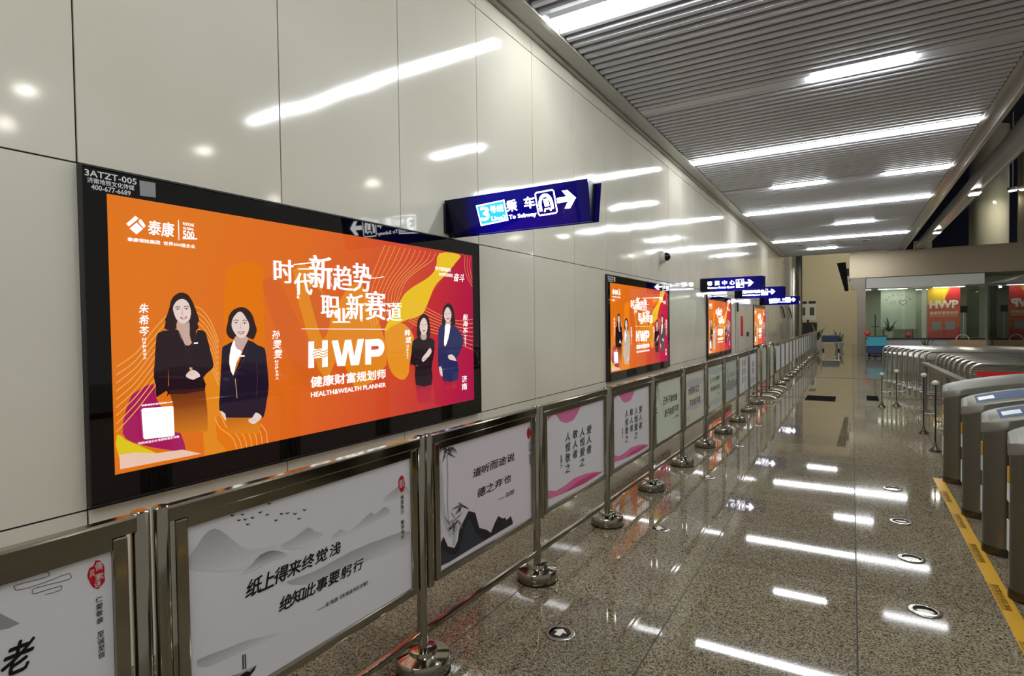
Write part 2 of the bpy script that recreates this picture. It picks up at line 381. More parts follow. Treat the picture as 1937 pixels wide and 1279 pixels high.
# ------------------------------------------------------------------ print data: outlines and lettering boxes in millimetres on each sheet
ART = {
'box': [
['p','poster','p_amber',1,[597,1002,695,1045,796,1033,808,1004,793,936,800,817,800,658,776,450,748,256,747,143,717,83,583,63,464,111,451,294,474,482,503,529,537,544,562,587,580,664,580,839]],
['p','poster','p_deep',2,[796,944,803,956,815,964,829,970,846,974,865,974,884,968,897,956,909,936,927,902,958,844,996,770,1028,705,1045,668,1056,642,1074,602,1112,531,1157,444,1183,377,1176,341,1150,327,1117,331,1081,352,1040,390,997,445,951,526,904,622,866,707,839,775,819,832,805,878,797,909,794,929]],
['p','poster','p_amber',3,[982,1024,1039,1066,1123,1035,1179,915,1235,809,1306,866,1378,955,1438,983,1498,961,1578,846,1650,698,1700,571,1694,458,1564,355,1420,320,1349,451,1297,572,1247,476,1197,386,1135,480,1075,643,1012,851]],
['p','poster','p_deep',4,[1082,930,1104,940,1139,934,1171,913,1198,874,1222,819,1234,767,1224,712,1201,661,1177,640,1156,670,1135,729,1116,787,1099,841,1084,894]],
['p','poster','p_amber',3,[474,482,503,526,536,514,560,486,574,435,577,353,570,282,550,282,530,288,524,235,528,174,557,138,574,116,520,86,464,111,459,294]],
['p','poster','p_magenta',1,[2519,1258,2691,1253,2700,978,2696,538,2692,88,2198,117,2170,267,2041,396,1947,517,1932,669,2071,796,2188,956,2354,1100]],
['p','poster','p_orange2',2,[1684,697,1699,717,1723,728,1753,733,1791,735,1836,732,1878,720,1915,697,1949,665,1969,630,1967,593,1952,553,1938,518,1930,490,1923,466,1917,443,1914,421,1913,400,1906,381,1892,364,1872,349,1850,343,1821,348,1789,363,1761,381,1741,402,1725,427,1711,457,1701,494,1694,536,1689,578,1683,621,1680,664]],
['p','poster','p_yellow',3,[2269,1245,2348,1260,2453,1264,2526,1258,2534,1243,2505,1219,2470,1193,2435,1163,2394,1131,2354,1100,2314,1074,2275,1049,2242,1026,2220,1006,2203,989,2188,970,2173,948,2159,925,2145,902,2130,879,2116,856,2102,836,2090,819,2077,805,2061,794,2041,784,2018,777,1992,770,1964,764,1933,759,1897,751,1849,738,1796,723,1752,709,1722,693,1700,679,1686,674,1684,682,1691,700,1701,721,1715,743,1734,768,1755,793,1778,818,1803,843,1827,868,1846,890,1862,911,1883,931,1910,949,1940,966,1978,986,2029,1008,2088,1034,2138,1059,2174,1082,2201,1104,2224,1131,2235,1170,2241,1213]],
['p','poster','p_purple',3,[185,449,205,461,228,470,246,470,252,455,253,430,257,404,270,376,288,347,305,320,319,302,332,286,345,265,359,228,373,185,377,154,368,147,350,152,321,163,278,178,227,197,185,216,154,232,132,250,119,275,121,318,133,369,147,410,158,431,170,441]],
['p','poster','p_lime',4,[97,275,110,269,130,246,155,229,185,209,228,182,260,158,250,148,215,149,155,158,102,179,91,231]],
['p','poster','p_cream',5,[103,189,165,186,248,166,363,159,449,123,280,125,105,127]],
['l','poster','p_thread',6,4.2,[102,556,110,561,121,568,134,576,148,585,163,596,177,608,190,622,203,639,216,658,229,676,242,694,255,711,268,726,281,740,294,754,307,766,319,778,331,787,342,796,353,802,364,808,374,812,384,815,395,817,406,818,417,818,428,816,439,813,450,809,460,804,470,797,479,788,488,778,496,766,504,754,511,741,519,726,526,707,533,688,539,670,544,654,548,642]],
['l','poster','p_thread',6,4.2,[101,522,109,528,120,535,133,543,148,553,162,565,176,577,189,592,202,608,215,626,228,645,242,663,255,679,268,694,280,709,293,723,306,737,318,749,330,759,342,768,352,776,363,782,373,787,383,790,394,792,405,794,416,793,427,792,438,789,449,784,459,779,469,771,478,762,487,752,495,740,503,727,511,714,518,699,525,680,532,662,538,643,543,628,547,617]],
['l','poster','p_thread',6,4.2,[100,488,108,494,119,502,132,511,147,522,161,534,175,546,188,561,201,577,214,595,228,613,241,631,254,648,267,663,280,678,292,693,305,707,318,720,329,731,341,740,352,749,362,756,372,761,383,765,393,768,404,769,416,769,427,767,438,764,448,760,459,754,468,746,477,736,486,726,494,714,502,701,510,687,517,672,525,654,531,635,538,617,543,602,546,591]],
['l','poster','p_thread',6,4.2,[99,455,107,461,118,469,132,479,146,490,160,502,174,516,187,530,200,546,213,564,227,582,240,600,253,616,266,632,279,648,292,663,304,678,317,691,329,703,340,713,351,722,361,730,372,736,382,740,393,744,404,745,415,745,426,743,437,740,448,735,458,729,468,721,477,711,485,700,494,687,502,674,509,660,517,645,524,627,531,608,537,591,542,576,546,565]],
['l','poster','p_thread',6,4.2,[98,421,106,427,117,436,131,446,145,458,160,471,173,485,186,499,199,516,213,533,226,550,239,568,252,584,265,600,278,617,291,633,304,648,316,662,328,674,339,685,350,695,361,703,371,710,381,716,392,719,403,721,414,720,425,719,436,715,447,710,457,704,467,695,476,685,485,673,493,661,501,647,508,633,516,618,523,600,530,582,536,565,541,550,545,539]],
['l','poster','p_thread',6,4.2,[97,387,105,394,116,403,130,414,144,427,159,440,172,454,185,469,199,485,212,502,225,519,238,536,251,553,264,569,277,586,290,602,303,618,315,633,327,646,339,658,350,668,360,677,370,685,381,691,391,695,402,696,414,696,425,694,436,690,446,685,457,679,466,670,475,660,484,647,492,634,500,620,508,606,515,591,522,574,529,556,535,539,541,524,544,514]],
['l','poster','p_thread',6,4.2,[96,353,104,360,116,370,129,382,143,395,158,409,172,423,185,438,198,454,211,470,224,487,237,504,250,521,263,538,276,555,289,572,302,589,314,604,326,618,338,630,349,641,359,651,370,659,380,666,391,670,402,672,413,672,424,670,435,666,446,660,456,654,466,645,475,634,483,621,492,608,500,594,507,579,514,564,522,547,529,529,535,512,540,498,544,488]],
['l','poster','p_thread',6,4.2,[96,319,104,326,115,337,128,349,142,363,157,378,171,392,184,407,197,423,210,439,223,456,236,473,250,489,262,506,276,524,288,542,301,560,314,576,326,590,337,603,348,614,359,625,369,634,380,641,390,646,401,648,412,648,424,645,434,641,445,636,455,629,465,620,474,608,483,595,491,581,499,567,506,552,514,537,521,520,528,503,534,486,539,472,543,462]],
['l','poster','p_thread',6,4.2,[95,285,103,293,114,304,127,317,142,332,156,347,170,362,183,376,196,392,209,408,222,424,236,441,249,458,262,475,275,493,288,512,300,530,313,547,325,562,336,575,347,588,358,599,368,609,379,616,389,621,400,623,412,623,423,621,434,617,445,611,455,604,464,594,473,583,482,569,490,555,498,540,506,526,513,510,520,493,527,476,533,460,538,446,542,436]],
['l','poster','p_thread',6,4.2,[519,285,521,280,523,272,526,263,530,253,535,242,541,233,549,223,560,213,572,203,584,193,595,183,604,172,611,160,616,147,621,133,624,121,627,110,630,102]],
['l','poster','p_thread',6,4.2,[552,287,554,281,556,273,560,263,564,252,568,242,574,232,583,222,593,212,604,203,615,192,626,182,634,171,640,159,645,146,649,133,652,120,655,109,657,102]],
['l','poster','p_thread',6,4.2,[586,288,588,282,591,273,594,263,598,252,603,241,609,231,617,221,626,212,637,202,647,192,657,181,664,171,670,159,674,145,678,132,680,119,682,109,684,101]],
['l','poster','p_thread',6,4.2,[620,289,623,283,626,274,629,263,633,252,638,241,644,230,651,220,660,210,670,201,680,191,689,181,696,170,701,158,704,145,707,131,709,119,711,108,712,100]],
['l','poster','p_thread',6,4.2,[656,290,658,284,661,275,665,264,669,252,674,240,680,229,687,219,695,210,704,200,713,190,721,180,727,169,732,157,735,144,737,131,738,118,740,107,741,100]],
['l','poster','p_thread',6,4.2,[692,292,694,285,698,275,701,264,706,252,711,239,716,228,723,218,731,208,739,199,747,189,754,179,760,169,763,157,766,144,767,130,768,117,769,107,770,99]],
['l','poster','p_thread',6,4.2,[729,293,731,286,735,276,739,264,744,251,749,239,754,227,760,217,767,207,774,198,781,188,788,178,792,168,796,156,797,143,798,129,798,117,799,106,799,98]],
['l','poster','p_thread',4,4.0,[2227,1246,2222,1239,2217,1230,2211,1219,2202,1207,2189,1193,2172,1180,2150,1166,2121,1151,2089,1135,2057,1119,2027,1103,2000,1088,1977,1074,1956,1061,1936,1048,1917,1034,1900,1020,1885,1006,1872,990,1862,973,1853,955,1845,938,1837,921,1828,904,1818,888,1807,871,1797,854,1787,839,1779,827,1773,818]],
['l','poster','p_thread',4,4.0,[2168,1245,2163,1238,2157,1227,2150,1215,2140,1201,2127,1186,2111,1172,2089,1157,2062,1141,2033,1124,2003,1107,1975,1090,1950,1075,1929,1060,1909,1045,1890,1030,1873,1016,1858,1001,1844,986,1834,970,1825,954,1818,936,1812,920,1806,903,1799,888,1791,872,1782,856,1772,840,1764,826,1757,814,1751,805]],
['l','poster','p_thread',4,4.0,[2111,1245,2105,1236,2099,1225,2090,1211,2080,1196,2067,1180,2051,1164,2030,1148,2005,1131,1978,1113,1950,1095,1924,1078,1901,1061,1882,1045,1863,1029,1846,1014,1830,998,1816,983,1805,967,1796,951,1789,934,1784,918,1780,902,1776,886,1770,871,1764,856,1756,841,1748,826,1741,812,1735,801,1730,793]],
['l','poster','p_thread',4,4.0,[2055,1244,2049,1235,2042,1222,2033,1207,2021,1190,2008,1173,1992,1156,1973,1139,1949,1121,1924,1103,1898,1084,1874,1066,1853,1048,1835,1031,1818,1014,1802,997,1788,981,1776,964,1766,948,1758,932,1754,916,1751,900,1748,884,1746,869,1742,854,1737,840,1731,826,1724,812,1718,799,1713,788,1710,781]],
['l','poster','p_thread',4,4.0,[2000,1243,1994,1233,1986,1219,1976,1203,1964,1185,1951,1167,1935,1149,1917,1131,1895,1112,1871,1092,1848,1073,1826,1054,1806,1035,1790,1017,1774,999,1760,981,1747,963,1736,946,1727,930,1721,913,1719,897,1718,882,1717,867,1717,852,1714,838,1711,825,1706,811,1701,798,1696,786,1692,776,1689,769]],
['l','poster','p_thread',4,4.0,[1947,1243,1940,1232,1931,1217,1921,1199,1908,1180,1895,1160,1879,1141,1862,1122,1842,1103,1820,1082,1798,1062,1778,1042,1760,1023,1745,1004,1731,984,1718,965,1706,946,1697,928,1689,911,1685,895,1684,879,1685,864,1686,850,1688,836,1687,822,1685,809,1681,796,1678,784,1674,773,1671,764,1668,757]],
['l','poster','p_thread',4,4.0,[1895,1242,1888,1230,1878,1214,1867,1196,1854,1175,1840,1154,1825,1134,1808,1114,1790,1094,1770,1073,1750,1052,1731,1031,1716,1010,1702,990,1688,970,1677,950,1666,930,1658,911,1652,894,1650,877,1650,862,1653,847,1656,833,1659,819,1660,806,1659,794,1657,782,1654,770,1652,760,1650,751,1648,745]],
['l','poster','p_thread',4,4.0,[1844,1241,1836,1229,1826,1212,1814,1192,1801,1171,1786,1148,1772,1127,1756,1106,1739,1085,1720,1063,1702,1041,1686,1019,1672,998,1659,977,1647,956,1636,934,1627,914,1620,894,1616,876,1614,859,1617,844,1621,830,1626,816,1630,803,1633,791,1633,779,1633,767,1632,757,1630,747,1629,739,1628,733]],
['l','poster','p_thread',4,4.0,[1794,1241,1786,1228,1776,1210,1763,1189,1749,1166,1734,1143,1720,1120,1705,1099,1689,1076,1672,1054,1656,1031,1641,1008,1628,986,1617,964,1606,942,1597,919,1589,898,1583,877,1580,859,1580,842,1584,827,1590,813,1597,800,1603,787,1606,775,1608,764,1609,753,1609,743,1609,734,1608,727,1608,722]],
['l','poster','p_thread',4,4.0,[1746,1240,1737,1226,1726,1208,1713,1185,1698,1161,1683,1137,1670,1114,1655,1091,1640,1068,1625,1044,1611,1021,1597,998,1586,975,1576,952,1566,928,1558,904,1551,882,1546,861,1544,842,1546,825,1552,810,1559,796,1567,783,1575,771,1580,760,1583,749,1586,739,1587,730,1588,722,1588,715,1589,710]],
['l','poster','p_thread',4,4.0,[1698,1240,1689,1225,1677,1205,1664,1182,1648,1157,1634,1131,1620,1107,1607,1084,1593,1060,1579,1036,1566,1011,1554,987,1544,963,1535,939,1527,915,1520,890,1514,866,1510,844,1510,825,1513,808,1520,793,1529,780,1539,767,1548,756,1554,745,1559,735,1562,725,1565,717,1566,710,1568,703,1569,699]],
['l','poster','p_thread',4,4.0,[1919,885,1937,881,1961,875,1991,868,2024,860,2058,851,2092,842,2128,832,2166,819,2206,806,2247,793,2286,781,2323,772,2356,764,2388,758,2418,752,2447,748,2476,746,2506,744,2538,744,2572,746,2607,749,2639,753,2666,756,2686,758]],
['l','poster','p_thread',4,4.0,[1918,865,1936,860,1961,854,1990,846,2023,837,2058,828,2092,819,2127,808,2165,797,2206,784,2246,772,2286,761,2322,751,2356,743,2387,736,2417,730,2446,725,2476,722,2505,719,2537,717,2572,717,2606,719,2638,721,2665,722,2685,723]],
['l','poster','p_thread',4,4.0,[1918,845,1936,840,1960,833,1990,824,2023,815,2057,805,2091,795,2126,785,2165,774,2205,762,2246,751,2285,740,2322,731,2355,722,2387,715,2417,708,2446,702,2475,697,2504,693,2537,690,2571,689,2605,688,2637,688,2664,688,2684,688]],
['l','poster','p_thread',4,4.0,[1917,825,1935,819,1960,812,1989,802,2022,792,2056,782,2090,772,2126,762,2164,751,2204,740,2245,730,2284,720,2321,710,2355,702,2386,693,2416,686,2445,679,2474,673,2504,668,2536,663,2570,660,2604,658,2636,656,2664,654,2684,653]],
['l','poster','p_thread',4,4.0,[1917,805,1935,799,1959,790,1989,780,2021,770,2056,759,2090,748,2125,739,2164,729,2204,719,2244,709,2284,699,2321,690,2354,681,2386,672,2416,664,2445,656,2474,649,2503,642,2535,636,2570,631,2604,627,2636,623,2663,620,2683,618]],
['l','poster','p_thread',4,4.0,[1916,785,1934,778,1959,769,1988,759,2021,747,2055,736,2089,725,2125,716,2163,706,2203,697,2244,688,2283,678,2320,669,2354,660,2385,651,2415,642,2444,633,2473,624,2503,617,2535,610,2569,603,2603,596,2635,591,2662,586,2682,583]],
['l','poster','p_thread',4,4.0,[1916,765,1934,758,1958,748,1988,737,2020,724,2055,712,2089,702,2124,692,2162,683,2203,675,2243,666,2283,658,2320,649,2353,639,2384,629,2414,619,2443,610,2472,600,2502,591,2534,583,2568,574,2602,566,2634,558,2661,552,2681,548]],
['l','poster','p_thread',4,4.0,[1915,745,1933,737,1958,727,1987,715,2020,702,2054,689,2088,678,2123,669,2162,661,2202,653,2243,645,2282,637,2319,628,2353,618,2384,608,2414,597,2443,586,2472,576,2501,566,2533,556,2567,545,2601,535,2633,526,2660,518,2680,512]],
['l','poster','p_thread',4,4.0,[2591,1252,2590,1243,2588,1232,2586,1218,2584,1203,2583,1188,2584,1174,2587,1160,2591,1146,2596,1132,2602,1117,2609,1103,2617,1090,2627,1077,2639,1064,2653,1051,2666,1039,2677,1029,2685,1022]],
['l','poster','p_thread',4,4.0,[2626,1249,2625,1242,2623,1231,2621,1218,2619,1204,2618,1190,2619,1177,2621,1163,2625,1148,2630,1133,2635,1118,2641,1104,2647,1092,2653,1082,2660,1074,2668,1066,2675,1060,2682,1055,2686,1051]],
['l','poster','p_thread',4,4.0,[2661,1247,2660,1240,2658,1230,2656,1218,2654,1206,2653,1193,2654,1180,2656,1166,2660,1150,2664,1134,2669,1118,2674,1104,2677,1094,2680,1088,2682,1084,2683,1082,2685,1081,2686,1081,2687,1080]],
['p','printed_portrait#1','p_hair',8,[374,875,384,875,394,872,403,868,411,860,418,850,424,839,429,828,434,815,438,803,442,793,445,783,448,774,451,765,453,756,454,748,452,743,449,739,447,734,448,727,451,719,452,712,448,708,443,706,439,701,438,692,439,680,438,668,434,656,428,644,422,639,418,645,414,657,409,669,404,679,398,689,392,698,382,706,372,714,364,720,358,727,353,733,350,734,350,728,350,718,348,710,341,706,331,705,322,705,314,706,306,707,300,710,298,714,298,719,299,724,300,730,302,736,304,742,303,745,301,748,301,752,302,757,305,762,309,770,313,780,317,793,321,805,324,816,326,827,329,837,334,846,340,855,347,862,355,868,364,873]],
['p','printed_portrait#1','p_suit',9,[355,706,337,708,315,705,290,702,269,693,262,674,259,645,255,605,252,563,248,529,247,501,250,483,254,466,253,437,255,411,270,396,287,393,298,406,305,433,308,489,309,531,310,505,310,461,299,435,308,419,388,412,472,419,478,447,466,479,484,498,505,513,515,523,518,537,515,561,507,591,499,631,490,667,486,685,480,695,465,703,450,704,444,699,438,686,427,662,414,640,400,632,387,636,375,655,365,677,361,694]],
['p','printed_portrait#1','p_skin2',10,[354,745,372,741,392,734,403,742,408,743,409,716,408,683,412,658,413,640,402,632,387,636,374,658,363,684,356,700,352,713,350,732]],
['p','printed_portrait#1','p_skin',12,[370,845,377,846,383,846,390,843,396,840,401,834,406,828,409,820,412,812,414,803,416,794,416,786,416,778,414,769,412,760,409,752,404,746,398,741,392,737,388,735,383,733,378,734,372,735,366,738,361,741,356,746,351,752,347,759,344,767,341,775,339,784,337,792,336,800,337,809,340,817,345,825,350,832,356,838,363,842]],
['p','printed_portrait#1','p_skin',13,[385,497,389,504,397,511,406,518,416,520,428,516,439,508,448,498,452,487,442,482,429,478,423,475,419,473,412,476,404,479,398,482,393,485,387,490]],
['p','printed_portrait#1','p_skirtfade',9,[309,436,473,430,482,324,482,224,379,230,325,246,328,360]],
['p','printed_portrait#1','p_gold',14,[402,533,416,530,414,520,402,521]],
['p','printed_portrait#1','p_white',14,[426,645,445,646,444,640,426,639]],
['p','printed_portrait#1','p_lips',14,[366,763,373,764,383,764,392,766,398,766,396,761,390,756,384,754,379,753,374,754,370,756,367,759]],
['l','printed_portrait#1','p_dark',14,3.0,[345,807,348,808,352,810,356,810,360,810,365,809,368,808]],
['l','printed_portrait#1','p_dark',14,3.0,[384,810,387,811,391,813,395,813,399,813,403,812,406,811]],
['l','printed_portrait#1','p_skin2',14,3.0,[376,802,376,797,377,790,377,784,375,781,372,780,371,779,374,778,379,777,382,777]],
['l','printed_portrait#1','p_dark',14,4.0,[321,530,330,529,344,527,359,525,374,525,390,525,401,526]],
['l','printed_portrait#1','p_lapel',14,3.0,[355,704,361,692,369,673,376,655,382,639,386,623,389,612]],
['l','printed_portrait#1','p_lapel',14,3.0,[438,686,434,674,427,656,419,640,408,624,397,608,389,597]],
['l','printed_portrait#1','p_skin2',14,2.0,[397,504,402,501,410,497,415,494]],
['l','printed_portrait#1','p_skin2',14,2.0,[408,511,413,507,420,502,425,499]],
['p','printed_portrait#2','p_hair',8,[667,815,680,814,694,810,705,804,715,795,724,784,731,772,736,759,740,745,743,732,747,722,750,713,752,704,752,696,750,688,747,680,743,669,737,658,730,651,723,652,714,657,702,661,681,663,656,663,638,663,630,660,628,656,625,654,617,656,608,660,601,665,595,671,592,677,589,683,587,690,587,698,587,706,589,714,591,723,594,733,597,746,599,759,603,772,609,782,616,791,625,799,637,806,652,812]],
['p','printed_portrait#2','p_navy',9,[621,645,606,640,588,630,574,625,565,618,562,600,560,574,556,531,552,483,548,436,545,392,541,349,541,315,555,302,571,296,566,285,578,274,660,261,748,249,774,244,781,251,792,286,800,330,809,368,814,411,811,470,806,527,802,570,796,601,780,613,758,619,729,639,701,649,685,629,670,591,643,526,618,477,604,498,597,541,599,572,605,602,615,628]],
['p','printed_portrait#2','p_skin2',10,[634,669,663,672,693,668,702,660,698,645,679,612,657,584,642,584,632,597,626,617,625,640,625,657]],
['p','printed_portrait#2','p_skin',12,[671,789,663,792,656,791,648,788,639,780,629,769,622,758,618,747,615,736,614,725,615,716,618,707,622,698,628,688,635,678,642,670,649,665,656,662,663,661,670,660,678,662,684,666,691,672,697,680,702,689,706,700,709,712,709,725,707,735,702,746,695,756,688,769,679,781]],
['p','printed_portrait#2','p_skin',13,[735,278,754,268,768,253,762,241,748,232,734,223,721,220,707,225,696,233,692,241,693,248,702,250,714,254,724,268]],
['p','printed_portrait#2','p_skin',13,[542,313,555,308,570,293,573,273,571,258,566,265,559,280,548,299]],
['p','printed_portrait#2','p_skirtfade',8,[574,281,768,253,760,205,750,166,584,195]],
['p','printed_portrait#2','p_white',11,[627,651,618,639,608,613,601,578,598,540,605,501,616,477,624,500,634,538,652,567,665,590,657,599,643,605,635,614,630,624,629,641]],
['p','printed_portrait#2','p_white',14,[656,574,679,573,679,567,656,567]],
['p','printed_portrait#2','p_lips',14,[644,692,652,693,664,692,675,693,682,693,681,688,675,682,669,680,662,679,655,681,650,684,645,688]],
['l','printed_portrait#2','p_dark',14,3.0,[625,747,628,748,633,750,638,751,643,750,648,748,652,747]],
['l','printed_portrait#2','p_dark',14,3.0,[671,747,675,748,680,749,685,750,690,749,694,747,698,745]],
['l','printed_portrait#2','p_skin2',14,3.0,[662,737,662,731,663,722,663,716,660,713,657,712,656,711,659,710,665,710,669,709]],
['l','printed_portrait#2','p_lapel',14,3.0,[701,649,698,628,692,598,682,567,662,533,638,498,620,473]],
['l','printed_portrait#2','p_gold',14,3.0,[626,461,627,449,628,432,630,414,631,395,632,376,633,362]],
['l','printed_portrait#2','p_lapel',14,3.0,[742,531,745,511,748,481,749,450,746,416,741,380,738,354]],
['l','printed_portrait#2','p_skin2',14,2.0,[704,238,713,240,725,243,735,246]],
['p','printed_portrait#3','p_hair',8,[2071,794,2089,794,2107,788,2121,777,2131,762,2138,742,2142,718,2146,684,2146,646,2133,620,2095,611,2044,613,2007,623,1996,642,1996,668,2000,694,2002,716,2006,738,2015,757,2031,773,2051,786]],
['p','printed_portrait#3','p_suit',9,[2037,626,1991,622,1953,606,1941,565,1938,518,1926,476,1923,443,1947,440,1974,429,1968,364,1976,299,2061,275,2149,282,2162,336,2154,401,2164,440,2175,479,2190,542,2193,598,2161,618,2117,624,2078,628]],
['p','printed_portrait#3','p_skin2',10,[2044,657,2071,661,2098,656,2104,637,2099,617,2084,609,2066,608,2050,612,2039,621,2036,640]],
['p','printed_portrait#3','p_skin',12,[2072,766,2062,763,2051,754,2042,744,2035,733,2030,720,2027,706,2028,693,2032,679,2038,667,2047,657,2059,647,2071,643,2083,647,2095,655,2104,666,2110,680,2113,696,2113,712,2111,726,2106,740,2100,751,2092,759,2082,765]],
['p','printed_portrait#3','p_skin',13,[2043,476,2065,496,2094,516,2117,537,2136,550,2150,540,2156,523,2147,508,2128,492,2094,469,2062,453,2045,460]],
['p','printed_portrait#3','p_skirtfade2',8,[1976,306,2152,289,2148,229,2132,152,2000,168]],
['p','printed_portrait#3','p_lips',14,[2052,676,2059,677,2072,677,2084,678,2092,678,2086,673,2074,668,2060,671]],
['l','printed_portrait#3','p_skin2',14,3.0,[2069,712,2069,706,2069,698,2068,693]],
['l','printed_portrait#3','p_lapel',14,3.0,[1966,504,1991,494,2027,480,2063,472,2097,476,2131,486,2155,494]],
['l','printed_portrait#3','p_skin2',14,2.0,[1979,433,1986,431,1996,429,2002,427]],
['p','printed_portrait#4','p_hair',8,[2359,879,2379,877,2399,868,2415,855,2425,840,2432,822,2437,800,2444,772,2450,740,2449,716,2434,706,2412,704,2388,703,2365,702,2342,702,2321,703,2304,703,2290,704,2282,710,2281,726,2285,748,2290,771,2292,795,2295,819,2302,839,2318,857,2338,871]],
['p','printed_portrait#4','p_blue',9,[2317,720,2282,720,2244,691,2236,646,2235,583,2230,487,2230,402,2249,392,2269,393,2267,348,2282,303,2372,282,2466,287,2485,342,2478,406,2466,427,2463,449,2507,507,2550,573,2541,620,2508,659,2454,700,2400,716,2373,668,2354,607,2334,571,2317,553,2305,555,2300,581,2312,654]],
['p','printed_portrait#4','p_skin2',10,[2331,744,2361,747,2389,741,2393,727,2384,710,2367,697,2347,689,2334,692,2325,703,2323,725]],
['p','printed_portrait#4','p_skin',12,[2352,848,2341,845,2331,836,2322,826,2315,814,2310,799,2308,785,2310,773,2315,761,2322,751,2331,743,2342,736,2353,733,2364,736,2376,742,2385,751,2392,763,2398,778,2400,793,2397,806,2390,819,2382,830,2373,839,2362,846]],
['p','printed_portrait#4','p_skin',13,[2349,483,2373,490,2406,487,2438,461,2455,435,2429,437,2393,446,2373,450,2359,455,2348,469]],
['p','printed_portrait#4','p_skin',13,[2237,404,2252,408,2269,395,2278,362,2278,331,2266,331,2251,347,2240,377]],
['p','printed_portrait#4','p_skirtfade2',8,[2282,310,2468,294,2446,239,2422,221,2298,234]],
['p','printed_portrait#4','p_white',10,[2326,717,2357,724,2384,711,2375,662,2354,607,2335,572,2317,553,2308,559,2305,581,2309,620,2316,662,2318,695]],
['p','printed_portrait#4','p_lips',14,[2331,763,2340,764,2354,763,2368,766,2376,768,2368,760,2354,754,2340,758]],
['l','printed_portrait#4','p_skin2',14,3.0,[2352,794,2352,787,2350,778,2350,772]],
['l','printed_portrait#4','p_lapel',14,3.0,[2399,689,2394,660,2385,618,2374,579,2358,542,2340,508,2326,484]],
['p','printed_portrait#1','p_white2',13,[347,797,349,799,352,801,356,802,360,801,363,799,365,797,363,796,360,795,356,794,352,795,349,795]],
['p','printed_portrait#1','p_dark',14,[353,798,354,800,356,802,358,800,359,798,358,796,356,794,354,796]],
['l','printed_portrait#1','p_dark',14,2.2,[347,797,348,798,350,800,352,801,355,802,357,802,360,802,362,801,364,799,366,798]],
['p','printed_portrait#1','p_white2',13,[386,799,388,802,391,804,395,804,399,804,402,802,404,800,402,798,398,797,395,797,391,797,388,798]],
['p','printed_portrait#1','p_dark',14,[392,801,393,803,395,804,397,803,398,801,397,799,395,797,393,798]],
['l','printed_portrait#1','p_dark',14,2.2,[386,800,387,801,389,803,391,804,394,805,396,805,399,804,401,803,404,802,405,801]],
['p','printed_portrait#2','p_white2',13,[627,734,630,737,634,739,638,740,642,739,647,737,649,735,646,733,642,732,638,732,634,732,629,733]],
['p','printed_portrait#2','p_dark',14,[634,736,636,738,638,739,640,738,642,736,640,733,638,732,635,733]],
['l','printed_portrait#2','p_dark',14,2.2,[627,735,629,736,631,738,634,739,636,740,640,740,642,739,645,738,648,737,650,736]],
['p','printed_portrait#2','p_white2',13,[672,733,675,735,679,737,684,738,688,737,692,735,695,733,692,731,688,730,684,730,679,730,675,731]],
['p','printed_portrait#2','p_dark',14,[680,734,681,736,684,738,686,736,688,734,686,731,684,730,681,731]],
['l','printed_portrait#2','p_dark',14,2.2,[672,733,674,734,677,736,679,738,682,738,685,738,688,738,691,737,694,735,696,734]],
['p','printed_portrait#3','p_white2',13,[2041,714,2043,716,2047,718,2051,718,2055,718,2059,716,2061,714,2059,713,2055,712,2051,712,2047,712,2043,713]],
['p','printed_portrait#3','p_dark',14,[2047,715,2049,717,2051,718,2054,717,2055,715,2054,713,2051,712,2048,713]],
['l','printed_portrait#3','p_dark',14,1.6,[2041,715,2043,716,2045,717,2047,718,2050,718,2052,718,2055,718,2058,717,2060,716,2062,715]],
['p','printed_portrait#3','p_white2',13,[2081,715,2083,717,2087,719,2091,719,2095,718,2099,717,2101,716,2099,714,2095,714,2091,713,2087,714,2083,714]],
['p','printed_portrait#3','p_dark',14,[2087,716,2088,718,2091,719,2094,718,2095,716,2094,714,2091,713,2088,714]],
['l','printed_portrait#3','p_dark',14,1.6,[2081,716,2082,717,2085,718,2087,719,2090,719,2092,719,2095,719,2098,718,2100,717,2102,716]],
['p','printed_portrait#4','p_white2',13,[2321,794,2324,796,2328,798,2332,798,2337,798,2341,796,2343,794,2341,793,2337,792,2332,792,2328,792,2324,793]],
['p','printed_portrait#4','p_dark',14,[2328,795,2329,797,2332,798,2335,797,2337,795,2335,793,2332,792,2329,793]],
['l','printed_portrait#4','p_dark',14,1.6,[2321,794,2323,795,2325,797,2328,798,2331,798,2334,798,2337,798,2340,797,2342,796,2344,795]],
['p','printed_portrait#4','p_white2',13,[2364,797,2366,799,2370,801,2375,801,2380,801,2384,799,2386,798,2384,796,2379,796,2375,795,2370,795,2366,796]],
['p','printed_portrait#4','p_dark',14,[2370,798,2372,800,2375,801,2378,800,2380,798,2378,796,2375,795,2372,796]],
['l','printed_portrait#4','p_dark',14,1.6,[2364,798,2365,798,2368,800,2370,801,2373,802,2376,802,2380,801,2382,800,2385,799,2387,798]],
['p','printed_portrait#1','p_white2',15,[370,761,382,762,393,763,388,758,379,756]],
['p','printed_portrait#2','p_white2',15,[648,690,664,689,677,690,672,685,662,683,653,685]],
['t','headline','p_white',15,'时',857.0,948.9,982.0,1075.7,-1,0],
['t','headline','p_white',15,'代',982.6,891.2,1105.6,1010.5,-1,0],
['t','headline','p_white',15,'新',1084.8,931.4,1251.3,1119.4,-1,0],
['t','headline','p_white',15,'趋',1253.1,925.1,1408.7,1075.4,-1,0],
['t','headline','p_white',15,'势',1408.8,926.3,1564.7,1101.8,-1,0],
['t','headline','p_white',15,'职',1162.3,764.6,1301.1,892.2,-1,0],
['t','headline','p_white',15,'业',1247.4,734.5,1380.9,821.4,-1,0],
['t','headline','p_white',15,'新',1353.4,754.2,1497.5,910.5,-1,0],
